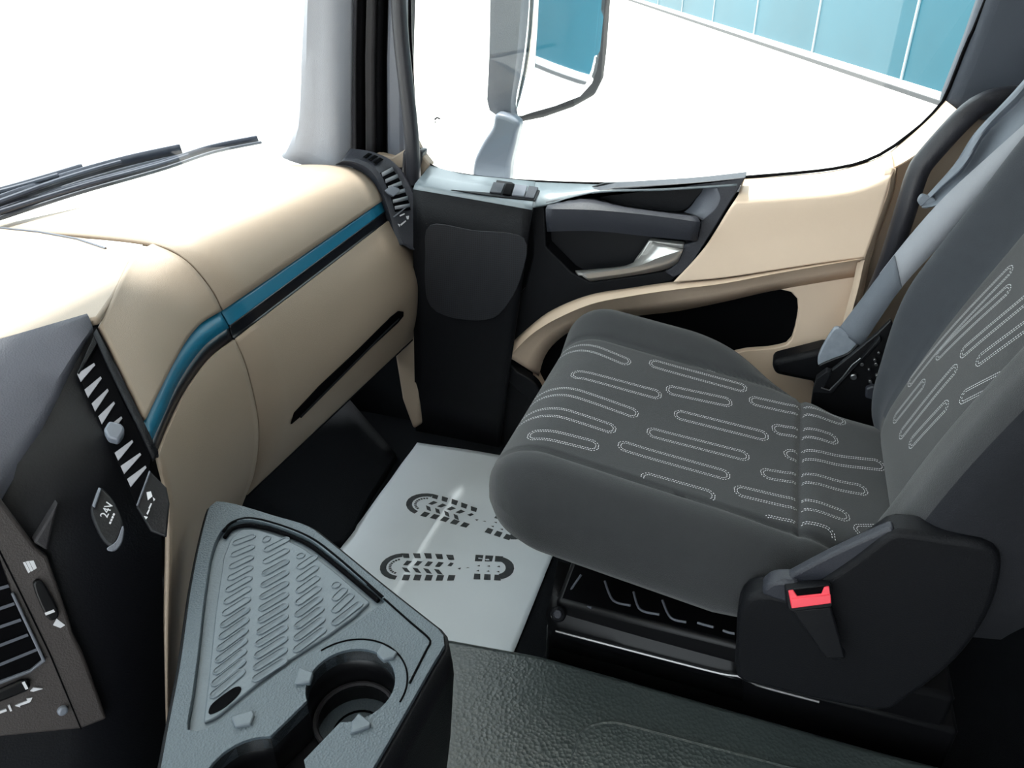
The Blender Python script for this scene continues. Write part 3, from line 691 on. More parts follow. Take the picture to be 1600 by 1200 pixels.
ribs = list(col((238, 262), (146, 895), (302, 238), (256, 805), 14)) + list(col((362, 250), (322, 828), (366, 245), (432, 752), 1)) \
    + list(col((368, 290), (322, 828), (445, 250), (432, 758), 12)) + [((504, 318), (508, 316))] + list(col((506, 362), (492, 706), (560, 325), (596, 628), 8)) \
    + [((652, 440), (656, 437)), ((654, 492), (684, 462)), ((652, 542), (712, 486)), ((652, 594), (748, 520))]
rib_me = None
for l, r in ribs:
    (lx, ly), (rx, ry) = z5([l, r])
    a_, b_ = PZ(lx, ly, Zr), PZ(rx, ry, Zr)
    oo = pill(a_, b_, .0058, 4)
    o2 = pill(a_, b_, .0044, 4)
    nO = len(oo)
    top = .0016
    Vs = [p for p in oo] + [p.lerp(q, .35) + V((0, 0, top)) for p, q in zip(oo, o2)] + [p + V((0, 0, top)) for p in o2] + [q.lerp((a_ + b_) / 2, .04) + V((0, 0, .0004)) for q in o2]
    Fs = [(k * nO + i, k * nO + (i + 1) % nO, (k + 1) * nO + (i + 1) % nO, (k + 1) * nO + i) for k in range(3) for i in range(nO)] + [tuple(range(3 * nO, 4 * nO))]
    mk('mat_rib', Vs, Fs, 'tray_insert', tr, ang=60)
sx = cr(LZ(z5([(122, 970), (135, 935), (190, 890), (235, 862), (258, 865), (245, 895), (190, 945), (140, 972)]), TRZ - .003), 30, True)
slab('finger_slot', sx, (0, 0, -.001), 'void', tr, bev=0)
# groove lines on rim: double dark line along the back of the insert
g1_ = cr(LZ(z5([(185, 215), (215, 180), (290, 160), (400, 183), (535, 235), (645, 312), (850, 490)]), TRZ - .001), 50)
tube('rim_groove', g1_, .0022, 'void', tr, n=6)
g2_ = cr(LZ(z5([(190, 240), (220, 205), (290, 190), (400, 212), (530, 265), (640, 345), (830, 505)]), TRZ - .005), 50)
tube('rim_groove', g2_, .003, 'void', tr, n=6)
g3_ = cr(LZ(z5([(853, 495), (960, 590), (1035, 655), (1046, 680), (1030, 710), (960, 848)]), TRZ + .0001), 40)
tube('deck_groove', g3_, .0014, 'void', tr, n=6)
g4_ = cr([c1 + (ax * math.cos(q) + pr * math.sin(q)) * R1 * 1.28 + V((0, 0, .0001)) for q in [math.radians(x) for x in range(100, 262, 6)]], 40)
tube('cup_groove', g4_, .0011, 'void', tr, n=6)
# wells
wall = [[V((p.x, p.y, TRZ - .004)) for p in hole + hole[:1]], [V((p.x, p.y, TRZ - .05)) for p in hole + hole[:1]], [V((c1.x + (p.x - c1.x) * .97, c1.y + (p.y - c1.y) * .97, TRZ - .085)) for p in hole + hole[:1]]]
loft('cup_well', wall, 'well_black', tr, solid=.002, face=V((c1.x, c1.y, TRZ + .3)))
for cc, rr in ((c1, R1), (c2, R2)):
    slab('cup_floor', disc(V((cc.x, cc.y, TRZ - .084)), V((0, 0, 1)), rr * 1.03, 28), (0, 0, -.003), 'tray_grey', tr, bev=0)
    tube('cup_ring', [V((cc.x + math.cos(q) * rr * .93, cc.y + math.sin(q) * rr * .93, TRZ - .055)) for q in [2 * math.pi * i / 28 for i in range(29)]], .003, 'pillar_dark', tr, n=6)
    tube('floor_ring', [V((cc.x + math.cos(q) * rr * .6, cc.y + math.sin(q) * rr * .6, TRZ - .0835)) for q in [2 * math.pi * i / 28 for i in range(29)]], .0015, 'void', tr, n=6)
slab('channel_floor', [c1 + pr * hw, c1 - pr * hw, c2 - pr * hw, c2 + pr * hw], (0, 0, 0.0), 'void', tr, bev=0) if False else None
mid = (c1 + c2) / 2
slab('channel_floor', [V((p.x, p.y, TRZ - .06)) for p in (c1 + ax * R1 * .8 + pr * hw, c1 + ax * R1 * .8 - pr * hw, c2 - ax * R2 * .8 - pr * hw, c2 - ax * R2 * .8 + pr * hw)], (0, 0, -.03), 'well_black', tr, bev=.002)
for tb in ([(500, 780), (558, 800), (545, 840), (480, 848), (488, 815)], [(845, 680), (908, 715), (895, 738), (850, 748), (822, 720)], [(748, 968), (800, 1010), (795, 1025), (715, 1050), (718, 1005)], [(215, 985), (305, 955), (312, 975), (298, 1015), (232, 1025)]):
    slab('grip_tab', LZ(z5(tb), TRZ + .004), (0, 0, -.007), 'tray_insert', tr, bev=.0015)

# ================================================================== PAPER FLOOR MAT
fl = PZ(652, 692, .004); nr = PZ(806, 1012, .004); pd = PZ(537, 851, .004) - fl
nl = fl + pd * ((.95 - fl.y) / pd.y); fr_ = PZ(790, 713, .004); fdir = fr_ - fl
right = PZ(860, 878, .004) - nr; fr2 = fl + fdir * 3.0
# right edge meets far edge
t_ = ((fl - nr).x * fdir.y - (fl - nr).y * fdir.x) / (right.x * fdir.y - right.y * fdir.x)
fr2 = nr + right * t_; nr = nr - right * ((nr.y - .945) / right.y)
pm = thing('paper_mat', 'white paper floor mat printed with grey shoe soles', 'paper mat', ((fl + nr) / 2).to_tuple())
def pz(x, y): return .006 + .003 * noise.noise(V((x * 9, y * 9, 0))) + .002 * math.exp(-((y - 1.22) / .012) ** 2) + .004 * max(0, 1.02 - y)
NR = 40
rows = []
for i in range(NR + 1):
    l = fl.lerp(nl, i / NR); r = fr2.lerp(nr, i / NR)
    rows.append([V(((p := l.lerp(r, j / NR)).x, p.y, pz(p.x, p.y))) for j in range(NR + 1)])
loft('sheet', rows, 'paper', pm, solid=.001)
def shoe(toe, heel, wid, flip):
    toe, heel = PZ(*toe, .006), PZ(*heel, .006); axs = heel - toe; L_ = axs.length; t = axs / L_; s = V((-t.y, t.x, 0)) * flip
    Vs, Fs = [], []
    def quad(pts):
        k = len(Vs)
        for u, v in pts:
            p = toe + t * (u * L_) + s * (v * wid); Vs.append(V((p.x, p.y, pz(p.x, p.y) + .0007)))
        Fs.append(tuple(range(k, k + len(pts))))
    # toe arc
    for i in range(10):
        q0, q1 = math.radians(100 + 16 * i), math.radians(100 + 16 * (i + 1))
        f = lambda q, r: (.17 + .17 * r * math.cos(q), .5 * r * math.sin(q))
        quad([f(q0, 1), f(q1, 1), f(q1, .72), f(q0, .72)])
    for i in range(10):
        q0, q1 = math.radians(112 + 14 * i), math.radians(112 + 14 * (i + .7))
        f = lambda q, r: (.17 + .17 * r * math.cos(q), .5 * r * math.sin(q))
        quad([f(q0, .62), f(q1, .62), f(q1, .5), f(q0, .5)])
    for i in range(5):   # outer lugs
        u = .19 + .082 * i
        quad([(u, -.5 + .02 * i), (u + .05, -.5 + .025 * i), (u + .055, -.3 + .02 * i), (u + .005, -.3 + .02 * i)])
        u = .14 + .085 * i
        quad([(u + .02, .32), (u + .065, .32), (u + .05, .52 - .015 * abs(i - 2)), (u - .005, .52 - .015 * abs(i - 2))])
    for i in range(4):   # chevrons
        u = .17 + .08 * i
        quad([(u + .03, -.2), (u + .07, -.22), (u + .035, -.06), (u - .005, -.04)])
        quad([(u, .04), (u + .035, .04), (u + .06, .2), (u + .02, .22)])
    quad([(.5, .1), (.53, .08), (.545, .2), (.52, .22)]); quad([(.58, .02), (.60, -.02), (.605, .06)]); quad([(.64, .04), (.67, .06), (.655, .08)])
    for i in range(3):
        u = .71 + .075 * i
        quad([(u, -.34), (u + .05, -.34), (u + .045, -.14), (u, -.14)]); quad([(u - .01, .3), (u + .045, .3), (u + .05, .52), (u - .01, .52)])
        quad([(u + .01, -.04), (u + .035, -.06), (u + .03, .0)]); quad([(u + .01, .14), (u + .035, .12), (u + .03, .18)])
    for i in range(8):
        q0, q1 = math.radians(-68 + 17 * i), math.radians(-68 + 17 * (i + 1))
        f = lambda q, r: (.86 + .14 * r * math.cos(q), .1 + .42 * r * math.sin(q))
        quad([f(q0, 1), f(q1, 1), f(q1, .55), f(q0, .55)])
    mk('sole_print', Vs, Fs, 'ink', pm, smooth=False)
shoe((594, 884), (803, 893), .088, 1)
shoe((638, 779), (822, 838), .088, 1)

# ================================================================== PASSENGER SEAT
st = thing('passenger_seat', 'charcoal fabric passenger seat with pale dotted stitching', 'seat', (0, 1.2, .02))
XF, XR, YN, YF = -.375, .34, .905, 1.575
def edge_far(x):
    return YF - .125 * sm(-.12, .20, x)
def edge_near(x): return YN + .05 * min(1, max(0, (x - .02) / .25))
SN, SF = .995, 1.43
def sm(a, b, x): u = min(1, max(0, (x - a) / (b - a))); return u * u * (3 - 2 * u)
def zbase(x, y):
    z = .408 + (.28 - x) * .145
    z += .034 * sm(SF - .02, SF + .09, y) * (1 - sm(-.02, .2, x))
    z += .016 * (sm(SN + .02, SN - .05, y) * (1 - sm(.1, .25, x)))
    z -= .012 * math.exp(-((y - 1.2) / .16) ** 2) * sm(-.3, -.1, x)
    for sy in (SN, SF): z -= .007 * math.exp(-((y - sy) / .006) ** 2)
    z -= .008 * math.exp(-((x - .125) / .006) ** 2) * (1 if SN < y < SF else .3) - .006 * math.exp(-((x - .15) / .03) ** 2)
    return z
RE = .105
def cush(u, v):
    x = XR + (XF - XR) * u
    yn, yf = edge_near(x), edge_far(x); y = yn + (yf - yn) * v
    qy = max(RE - (y - yn), RE * .75 - (yf - y), 0) if True else 0
    if y - yn < yf - y: qy = max(0, RE - (y - yn)); sgn = -1; ry = RE
    else: qy = max(0, RE * .8 - (yf - y)) * 1.25; sgn = 1; ry = RE
    qx = max(0, RE - (x - XF))
    d = math.hypot(qx, qy)
    if d > RE:
        k = RE / d
        x += qx * (1 - k); y -= sgn * qy * (1 - k) * (1 if sgn < 0 else .8); d = RE
    drop = RE - math.sqrt(max(0, RE * RE - d * d))
    return x, y, zbase(x, y) - drop * .95
def ztop(x, y):
    yn, yf = edge_near(x), edge_far(x)
    qy = max(0, RE - (y - yn)) if y - yn < yf - y else max(0, RE * .8 - (yf - y)) * 1.25
    qx = max(0, RE - (x - XF)); d = min(RE, math.hypot(qx, qy))
    return zbase(x, y) - (RE - math.sqrt(RE * RE - d * d)) * .95
NU, NV = 90, 90
Vs, Fs = [], []
us = [i / NU for i in range(NU + 1)]; vs = [(.5 - .5 * math.cos(math.pi * j / NV)) * .6 + .4 * j / NV for j in range(NV + 1)]
us = [(1 - (1 - i / NU) ** 1.35) for i in range(NU + 1)]
for u in us:
    for v in vs: Vs.append(V(cush(u, v)))
for i in range(NU):
    for j in range(NV): Fs.append((i * (NV + 1) + j, i * (NV + 1) + j + 1, (i + 1) * (NV + 1) + j + 1, (i + 1) * (NV + 1) + j))
# skirt
loop = [j for j in range(NV + 1)] + [i * (NV + 1) + NV for i in range(1, NU + 1)] + [NU * (NV + 1) + j for j in range(NV - 1, -1, -1)] + [i * (NV + 1) for i in range(NU - 1, 0, -1)]
cx = V((0, 1.2, 0))
prev = loop
for (dz, s) in ((-.022, 1.0), (-.045, .985), (-.062, .95), (-.07, .88)):
    k0 = len(Vs)
    for q in loop:
        p = Vs[q]; Vs.append(V((cx.x + (p.x - cx.x) * s, cx.y + (p.y - cx.y) * s, p.z + dz)))
    new = list(range(k0, k0 + len(loop)))
    for i in range(len(loop)):
        j = (i + 1) % len(loop); Fs.append((prev[i], prev[j], new[j], new[i]))
    prev = new
Fs.append(tuple(prev))
cu = mk('cushion', Vs, Fs, 'fabric', st, ang=70)
def hit(px, py, zf):
    d = ray(px, py).normalized(); lo, hi = .8, 3.0
    t = lo
    while t < hi:
        p = CAM + d * t
        if XF < p.x < XR and p.z < zf(p.x, p.y): return p
        t += .002
    return None
def stitches(name, pills, hw, surf, parent, inside, nrm):
    """surf: (a,b)->3D point; pills: list of 2D endpoints"""
    Vs, Fs = [], []
    for (a, b) in pills:
        a, b = V((a[0], a[1], 0)), V((b[0], b[1], 0)); t = (b - a).normalized(); s = V((-t.y, t.x, 0))
        for h_, e in ((hw, 0), (hw - .0045, .0045)):
            c = h_ * .55
            P = [a + t * e + s * (h_ - c), a + t * (e + c) + s * h_, b - t * (e + c) + s * h_, b - t * e + s * (h_ - c), b - t * e - s * (h_ - c), b - t * (e + c) - s * h_, a + t * (e + c) - s * h_, a + t * e - s * (h_ - c)]
            for i in range(8):
                p, q = P[i], P[(i + 1) % 8]; Ln = (q - p).length; k = max(1, int(Ln / .0042)); d = (q - p).normalized(); n_ = V((-d.y, d.x, 0))
                for m_ in range(k):
                    o = p + d * (Ln * (m_ + .2) / k); e2 = o + d * .0026
                    if not (inside(o) and inside(e2)): continue
                    k0 = len(Vs)
                    for w_ in (o + n_ * .0006, o - n_ * .0006, e2 - n_ * .0006, e2 + n_ * .0006): Vs.append(surf(w_.x, w_.y))
                    Fs.append((k0, k0 + 1, k0 + 2, k0 + 3))
    return mk(name, Vs, Fs, 'stitch', parent, kind='stuff', smooth=False)
zs = zm(760, 470, 2.4)
pl_ = [((380, 95), (520, 110)), ((340, 128), (606, 182)), ((310, 188), (538, 236)), ((318, 278), (655, 358)), ((230, 350), (568, 430)), ((190, 425), (484, 487)), ((155, 510), (420, 550)), ((60, 600), (125, 570)),
       ((716, 196), (880, 262)), ((612, 232), (975, 333)), ((675, 332), (920, 386)), ((705, 425), (1056, 512)), ((603, 490), (984, 588)), ((495, 540), (912, 660)), ((580, 660), (856, 740)),
       ((986, 374), (1345, 455)), ((1072, 480), (1316, 525)), ((1118, 578), (1490, 620)), ((1030, 648), (1426, 714)), ((930, 710), (1360, 812)), ((1035, 835), (1306, 888)),
       ((1378, 500), (1560, 502)), ((1496, 578), (1600, 582)), ((1385, 865), (1520, 865))]
pills2 = []
for k_, (a, b) in enumerate(pl_):
    a, b = zs([a, b]); pa, pb = hit(*a, ztop), hit(*b, ztop)
    if pa and pb and k_ < 8: pa = pa + (pa - pb).normalized() * (.06 if k_ not in (3, 6) else .0)
    if pa and pb: pills2.append(((pa.x, pa.y), (pb.x, pb.y)))
# front column continues over the front lip
stitches('cushion_stitching', pills2, .0155, lambda x, y: V((x, y, ztop(x, y) + .0008)), cu, lambda p: SN + .011 < p.y < SF - .008 and XF + .012 < p.x < XR and abs(p.x - .125) > .003, None)

# backrest -----------------------------------------------------------
BA = math.radians(18.5)
BW = V((math.sin(BA), 0, math.cos(BA))); BN = V((-math.cos(BA), 0, math.sin(BA))); BO = V((.245, 0, .395))
BYN, BYF = .885, 1.475
BSN, BSF = 1.045, 1.345
HB = .86
def bsurf(w, y):
    n = .0
    n += .062 * sm(BSF, BSF + .075, y) * (1 - .35 * sm(.5, .8, w)) + .045 * sm(BSN, BSN - .07, y) * (1 - .35 * sm(.5, .8, w))
    n -= .052 * sm(.30, .0, w) * sm(BSF, BSF + .06, y)
    n += .012 * math.exp(-((w - .25) / .18) ** 2)
    for s in (BSN, BSF): n -= .006 * math.exp(-((y - s) / .006) ** 2)
    r = .055
    qy = max(0, r - (y - BYN), r - (BYF - y)); qw = max(0, .09 - w, w - (HB - .09)) * .6
    d = min(r, math.hypot(qy, qw)); n -= (r - math.sqrt(r * r - d * d))
    return n
def B3(w, y, off=0): return BO + BW * w + V((0, y, 0)) + BN * (bsurf(w, y) + off)
NW, NY = 70, 70
Vs, Fs = [], []
ys = [BYN + (BYF - BYN) * ((.5 - .5 * math.cos(math.pi * j / NY)) * .7 + .3 * j / NY) for j in range(NY + 1)]
def swell(w): return 1 - .10 * sm(.12, -.02, w) ** 1
for i in range(NW + 1):
    w_ = HB * i / NW - .0
    for y in ys:
        p = B3(w_, y); p.y = 1.2 + (p.y - 1.2) * swell(w_); Vs.append(p)
for i in range(NW):
    for j in range(NY): Fs.append((i * (NY + 1) + j, i * (NY + 1) + j + 1, (i + 1) * (NY + 1) + j + 1, (i + 1) * (NY + 1) + j))
loop = [j for j in range(NY + 1)] + [i * (NY + 1) + NY for i in range(1, NW + 1)] + [NW * (NY + 1) + j for j in range(NY - 1, -1, -1)] + [i * (NY + 1) for i in range(NW - 1, 0, -1)]
cB = BO + BW * (HB / 2) + V((0, 1.2, 0)); prev = loop
split = len(Fs)
for (dn, s) in ((-.05, 1.0), (-.10, .99), (-.12, .95)):
    k0 = len(Vs)
    for q in loop:
        p = Vs[q]; r = p - cB; nn_ = r.dot(BN); r = r - BN * nn_
        Vs.append(cB + r * s + BN * (nn_ + dn if dn > -.11 else -.16))
    new = list(range(k0, k0 + len(loop)))
    for i in range(len(loop)):
        j = (i + 1) % len(loop); Fs.append((prev[i], prev[j], new[j], new[i]))
    prev = new
Fs.append(tuple(prev))
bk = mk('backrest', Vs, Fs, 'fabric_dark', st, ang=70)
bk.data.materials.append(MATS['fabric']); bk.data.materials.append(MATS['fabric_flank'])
for p in bk.data.polygons:
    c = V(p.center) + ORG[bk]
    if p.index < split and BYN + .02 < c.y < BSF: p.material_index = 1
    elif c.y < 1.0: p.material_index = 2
zb = zm(1350, 300, 3.0)
pb_ = [((210, 905), (700, 352)), ((343, 778), (692, 445)), ((455, 765), (900, 392)), ((530, 802), (900, 530)), ((290, 888), (140, 1075)), ((440, 818), (170, 1150)), ((400, 990), (215, 1190)), ((455, 970), (900, 590))]
def bhit(px, py):
    d = ray(px, py).normalized(); t = .9
    while t < 2.6:
        p = CAM + d * t; r = p - BO
        if r.dot(BN) < bsurf(r.dot(BW), p.y): return (r.dot(BW), p.y)
        t += .002
bp_ = [(bhit(*zb([a])[0]), bhit(*zb([b])[0])) for a, b in pb_]
stitches('backrest_stitching', [(a, b) for a, b in bp_ if a and b], .0125, lambda w_, y: B3(w_, y, .0010), bk, lambda p: BSN + .003 < p.y < BSF - .003 and 0 < p.x < HB, None)
# headrest stub far above the frame keeps the seat whole
slab('headrest', rnd([BO + BW * (HB - .02) + V((0, y, 0)) for y in (1.03, 1.37)] + [BO + BW * (HB + .2) + V((0, y, 0)) for y in (1.33, 1.07)], .04), BN * -.1, 'fabric_dark', st, bev=.03, seg=4)
# side seam on the near flank
tube('side_seam', cr([PY(x, y, .921) for x, y in ((1520, 830), (1545, 800), (1575, 770), (1615, 742))], 12), .0012, 'void', bk, n=6)

# near-side plastic shield
sh_px = [(1152, 1060), (1150, 1000), (1152, 962), (1160, 942), (1175, 931), (1200, 929), (1240, 935), (1275, 915), (1330, 878), (1372, 846), (1392, 834), (1412, 832), (1470, 840), (1535, 850), (1558, 862), (1566, 882), (1560, 920), (1545, 962), (1515, 1010), (1475, 1052), (1420, 1092), (1380, 1112), (1290, 1098), (1200, 1076)]
sh = slab('side_shield', cr(LY(sh_px, .872), 70, True), (0, .045, 0), 'black_plastic', st, bev=.009, seg=4, label='black plastic side shield')
slab('pivot_boss', disc(PY(1305, 1022, .868), V((0, 1, 0)), .014), (0, .008, 0), 'stack_black', st, bev=.003)
slab('pivot_bolt', disc(PY(1305, 1022, .862), V((0, 1, 0)), .006, 10), (0, .008, 0), 'steel', st, bev=.002)
# lumbar wing where cushion meets shield
slab('shield_wing', cr(LY([(1200, 925), (1215, 912), (1250, 892), (1300, 866), (1360, 838), (1395, 824), (1400, 832), (1375, 848), (1330, 880), (1275, 916), (1240, 936)], .878), 40, True), (0, .018, 0), 'dark_plastic', st, bev=.006, seg=3)
slab('lever_cap', cr(LY([(1192, 930), (1198, 916), (1215, 909), (1245, 912), (1250, 930), (1240, 945)], .868), 24, True), (0, .03, 0), 'dark_plastic', st, bev=.006, seg=3)
# buckle
bn = V((0.05, -1, .45)).normalized(); b0 = PY(1265, 935, .845)
def bq(px, py, off=0): return PP(px, py, b0 + bn * off, bn)
slab('buckle_body', rnd([bq(*q) for q in [(1228, 922), (1299, 914), (1303, 944), (1298, 950), (1236, 957), (1231, 952)]], .003), -bn * .03, 'black_plastic', st, bev=.003)
slab('buckle_stalk', [bq(1238, 953, -.006), bq(1299, 948, -.006), bq(1322, 1030, -.03), bq(1290, 1030, -.03)], -bn * .01, 'stack_black', st, bev=.003)
bb = slab('buckle_button', rnd([bq(*q, .004) for q in [(1232, 924), (1240, 923), (1246, 932), (1284, 928), (1288, 918), (1296, 917), (1299, 943), (1237, 951)]], .0015), -bn * .006, 'red', st, bev=.001, label='red buckle release button')
slab('button_step', [bq(*q, .0055) for q in [(1236, 936), (1298, 929), (1299, 943), (1237, 951)]], -bn * .004, 'red', bb, bev=.001)
slab('buckle_slot', [bq(*q, .0015) for q in [(1240, 922), (1290, 916), (1287, 928), (1246, 932)]], -bn * .001, 'void', st, bev=0)

# seat base ----------------------------------------------------------
t1 = [PY(872, 876, 1.10), PY(1010, 915, 1.10), PY(1170, 960, 1.10)]
t2 = [PY(862, 930, .985), PY(1000, 972, .985), PY(1160, 1014, .985)]
t3 = [PY(853, 960, .965), PY(1000, 1002, .965), PY(1160, 1046, .965)]
t4 = [PY(858, 985, .955), PY(1000, 1022, .955), PY(1160, 1064, .955)]
t5 = [PY(862, 1012, .965), PY(1000, 1050, .965), PY(1160, 1096, .965)]
loft('base_cover', [cr(t, 12) for t in (t1, t2, t3, t4, t5)], 'metal_black', st, solid=.008)
box('base_frame', (-.245, .97, .0), (.40, 1.42, .19), 'metal_black', st, bev=.01)
box('base_plinth', (-.26, .965, .0), (.42, 1.45, .125), 'metal_black', st, bev=.008)
tube('base_ridge', cr(LY([(868, 986), (960, 1010), (1060, 1036), (1128, 1053), (1160, 1058), (1180, 1070), (1280, 1097)], .95), 24), .0025, 'steel', st, n=6)
slab('base_rail', LY([(1165, 1050), (1335, 1078), (1335, 1092), (1165, 1064)], .90), (0, .05, 0), 'metal_black', st, bev=.004)
slab('bolt_cap', disc(PY(871, 962, .952), V((0, -1, .5)), .014), (0, .012, -.004), 'black_plastic', st, bev=.005, seg=3)
slab('bolt_head', disc(PY(871, 961, .946), V((0, -1, .5)), .008), (0, .008, -.003), 'dark_plastic', st, bev=.002)
ribp = [((908, 898), (888, 935), (925, 950)), ((945, 908), (958, 938), (985, 946)), ((990, 925), (1000, 952), (1030, 960)), ((1035, 938), (1048, 965), (1072, 972)), ((1090, 973), (1100, 976), (1115, 980)), ((1130, 985), (1138, 988), (1148, 990))]
for q in ribp:
    tube('base_rib', cr([PY(x, y, 1.03 - .0011 * (y - 900)) for x, y in q], 10), .0022, 'mirror_body', st, n=6)
# far side recliner mechanism
rec = LY([(1266, 640), (1270, 612), (1292, 585), (1330, 555), (1372, 520), (1392, 500), (1420, 560), (1420, 700), (1385, 720), (1300, 700)], 1.475)
slab('recliner_plate', rec, (0, .012, 0), 'metal_black', st, bev=.002)
slab('recliner_flange', LY([(1270, 614), (1276, 592), (1292, 580), (1300, 583), (1288, 606), (1297, 610), (1330, 580), (1375, 527), (1378, 533), (1300, 616)], 1.462), (0, .02, 0), 'black_plastic', st, bev=.002)
tube('flange_edge', LY([(1283, 606), (1296, 610), (1316, 590), (1332, 570), (1345, 560)], 1.459), .0014, 'steel', st, n=6)
slab('recliner_bolt', disc(PY(1334, 590, 1.46), V((0, 1, 0)), .007, 12), (0, .012, 0), 'steel', st, bev=.002)
for x, y, r in ((1347, 570, .004), (1358, 578, .003), (1369, 570, .004), (1371, 588, .004), (1360, 597, .004), (1373, 552, .003), (1367, 563, .003)):
    slab('recliner_rivet', disc(PY(x, y, 1.466), V((0, 1, 0)), r, 8), (0, .008, 0), 'steel', st, bev=.001)
slab('recliner_lever', LY([(1353, 608), (1362, 604), (1378, 606), (1380, 630), (1352, 622)], 1.455), (0, .015, 0), 'dark_plastic', st, bev=.003)

# ================================================================== SEAT BELT
sb = thing('seat_belt', 'grey seat belt running beside the backrest to its floor anchor', 'seat belt', PY(1300, 560, 1.5).to_tuple())
up_ = [(1310, 513), (1350, 460), (1390, 407), (1435, 352), (1480, 303), (1540, 248), (1600, 194), (1840, -20)]
lo2 = [(1343, 540), (1367, 505), (1388, 466), (1434, 409), (1535, 300), (1570, 262), (1600, 230), (1720, 128)]
lo2 = [(1345, 542), (1374, 498), (1403, 456), (1443, 411), (1495, 357), (1552, 297), (1608, 238), (1866, 15)]
yv = [1.525, 1.52, 1.51, 1.50, 1.49, 1.485, 1.48, 1.46]
ua = cu_([PY(*p, y) for p, y in zip(up_, yv)], 40); la = cu_([PY(*p, y - .012) for p, y in zip(lo2, yv)], 40)
loft('webbing', [ua[9:], [p.lerp(q, .5) + V((0, -.001, 0)) for p, q in zip(ua[9:], la[9:])], la[9:]], 'belt', sb, solid=.0025)
loft('sleeve', [[p + V((0, -.003, 0)) for p in ua[:13]], [p.lerp(q, .5) + V((0, -.005, 0)) for p, q in zip(ua[:13], la[:13])], [p + V((0, -.003, 0)) for p in la[:13]]], 'belt_shaded', sb, solid=.005)  # darker colour stands for the shade on the lower belt
slab('anchor_cover', cr(LY([(1306, 512), (1322, 520), (1341, 538), (1335, 548), (1312, 560), (1290, 572), (1279, 572), (1279, 556), (1292, 530)], 1.515), 36, True), (0, .012, 0), 'clear_plastic', sb, bev=.003, label='clear plastic anchor cover')
slab('anchor_plate', cr(LY([(1340, 538), (1345, 545), (1325, 562), (1302, 578), (1288, 580), (1279, 572), (1300, 562), (1325, 552)], 1.51), 30, True), (0, .01, 0), 'metal_black', sb, bev=.002)

# ================================================================== GRAB HANDLES
gh = thing('grab_handle', 'black curved grab handle on the pillar behind the side window', 'grab handle', PY(1380, 420, 1.62).to_tuple())
gp = cr([PY(1350, 500, 1.66), PY(1385, 420, 1.62), PY(1413, 335, 1.60), PY(1433, 272, 1.60), PY(1452, 243, 1.60), PY(1505, 185, 1.61), PY(1535, 163, 1.63), PY(1570, 153, 1.66), PY(1620, 152, 1.72)], 50)
tube('rail', gp, .020, 'handle_black', gh, n=16)
slab('mount', disc(PY(1620, 152, 1.72), V((0, -1, 0)), .03), (0, .025, 0), 'handle_black', gh, bev=.006)
gh2 = thing('grab_handle', 'black upright grab rail in front of the side window', 'grab handle', PY(648, 275, 1.70).to_tuple())
tube('rail', cr([PY(612, -300, 1.70), PY(620, -60, 1.70), PY(625, 40, 1.70), PY(633, 120, 1.70), PY(641, 190, 1.70), PY(645, 240, 1.70), PY(646, 285, 1.71)], 40), .0175, 'handle_black', gh2, n=16)
slab('mount', LY([(628, 235), (660, 235), (655, 262), (642, 300), (625, 300)], 1.735), (0, .04, 0), 'handle_black', gh2, bev=.008)
slab('trim_7', LY([(585, 240), (612, 246), (632, 234), (634, 262), (590, 262)], 1.74), (0, .03, 0), 'beige', kind='structure', label='beige corner of the door jamb behind the side vent', bev=.004)
slab('trim_8', LY([(645, 215), (656, 238), (672, 258), (648, 292), (643, 270)], 1.745), (0, .03, 0), 'beige', kind='structure', label='beige window corner beside the grab rail', bev=.004)

# ================================================================== CURTAIN
ct = thing('curtain', 'dark grey folded curtain gathered behind the seat belt', 'curtain', PY(1450, 320, 1.58).to_tuple())
e_a = [(1436, 318), (1450, 303), (1490, 258), (1521, 210), (1560, 168), (1600, 124), (1720, -20)]
e_b = [(1442, 324), (1475, 320), (1530, 290), (1575, 250), (1620, 215), (1680, 170), (1800, 60)]
ra, rb = cr(LY(e_a, 1.55), 40), cr(LY(e_b, 1.53), 40)
rows = []
for j in range(25):
    v = j / 24; row = []
    for i in range(40):
        u = i / 39
        fold = .020 * math.sin(v * 11 + u * 5 - 1.0) * min(1, u * 4 + .1) + .008 * math.sin(u * 23 + v * 7)
        row.append(ra[i].lerp(rb[i], v) + V((0, -fold * (1 - (2 * v - 1) ** 4), 0)))
    rows.append(row)
loft('cloth', rows, 'curtain', ct, solid=.003)
slab('hem_end', cr(LY([(1434, 316), (1440, 305), (1448, 306), (1462, 312), (1458, 322), (1445, 326)], 1.538), 20, True), (0, .012, 0), 'curtain', ct, bev=.002)

# ================================================================== EXTERIOR MIRROR
mr = thing('side_mirror', 'grey exterior door mirror on a curved bracket outside the window', 'mirror', PY(770, 265, 1.95).to_tuple())
MY = 2.0
mN = V((.795, -.595, -.055)).normalized(); M1 = PY(806, 100, MY)
def mq(px, py, off=0): return PP(px, py, M1 + mN * off, mN)
gpx = [(822, 18), (860, 5), (944, -12), (950, -60), (955, -420), (836, -420), (826, -100), (820, 40), (815, 95), (805, 155), (803, 178), (815, 180), (870, 162), (905, 147), (926, 130), (936, 100), (943, 20)]
gpx = [(836, -420), (828, -60), (822, 18), (819, 60), (813, 110), (806, 150), (804, 174), (812, 181), (850, 170), (890, 156), (918, 140), (930, 118), (937, 80), (945, 0), (950, -80), (960, -420)]
gl_ = [mq(*q, .004) for q in gpx]
gc = mq(875, 60); mu = mN.cross(V((0, 0, 1))).normalized(); mv = mu.cross(mN)
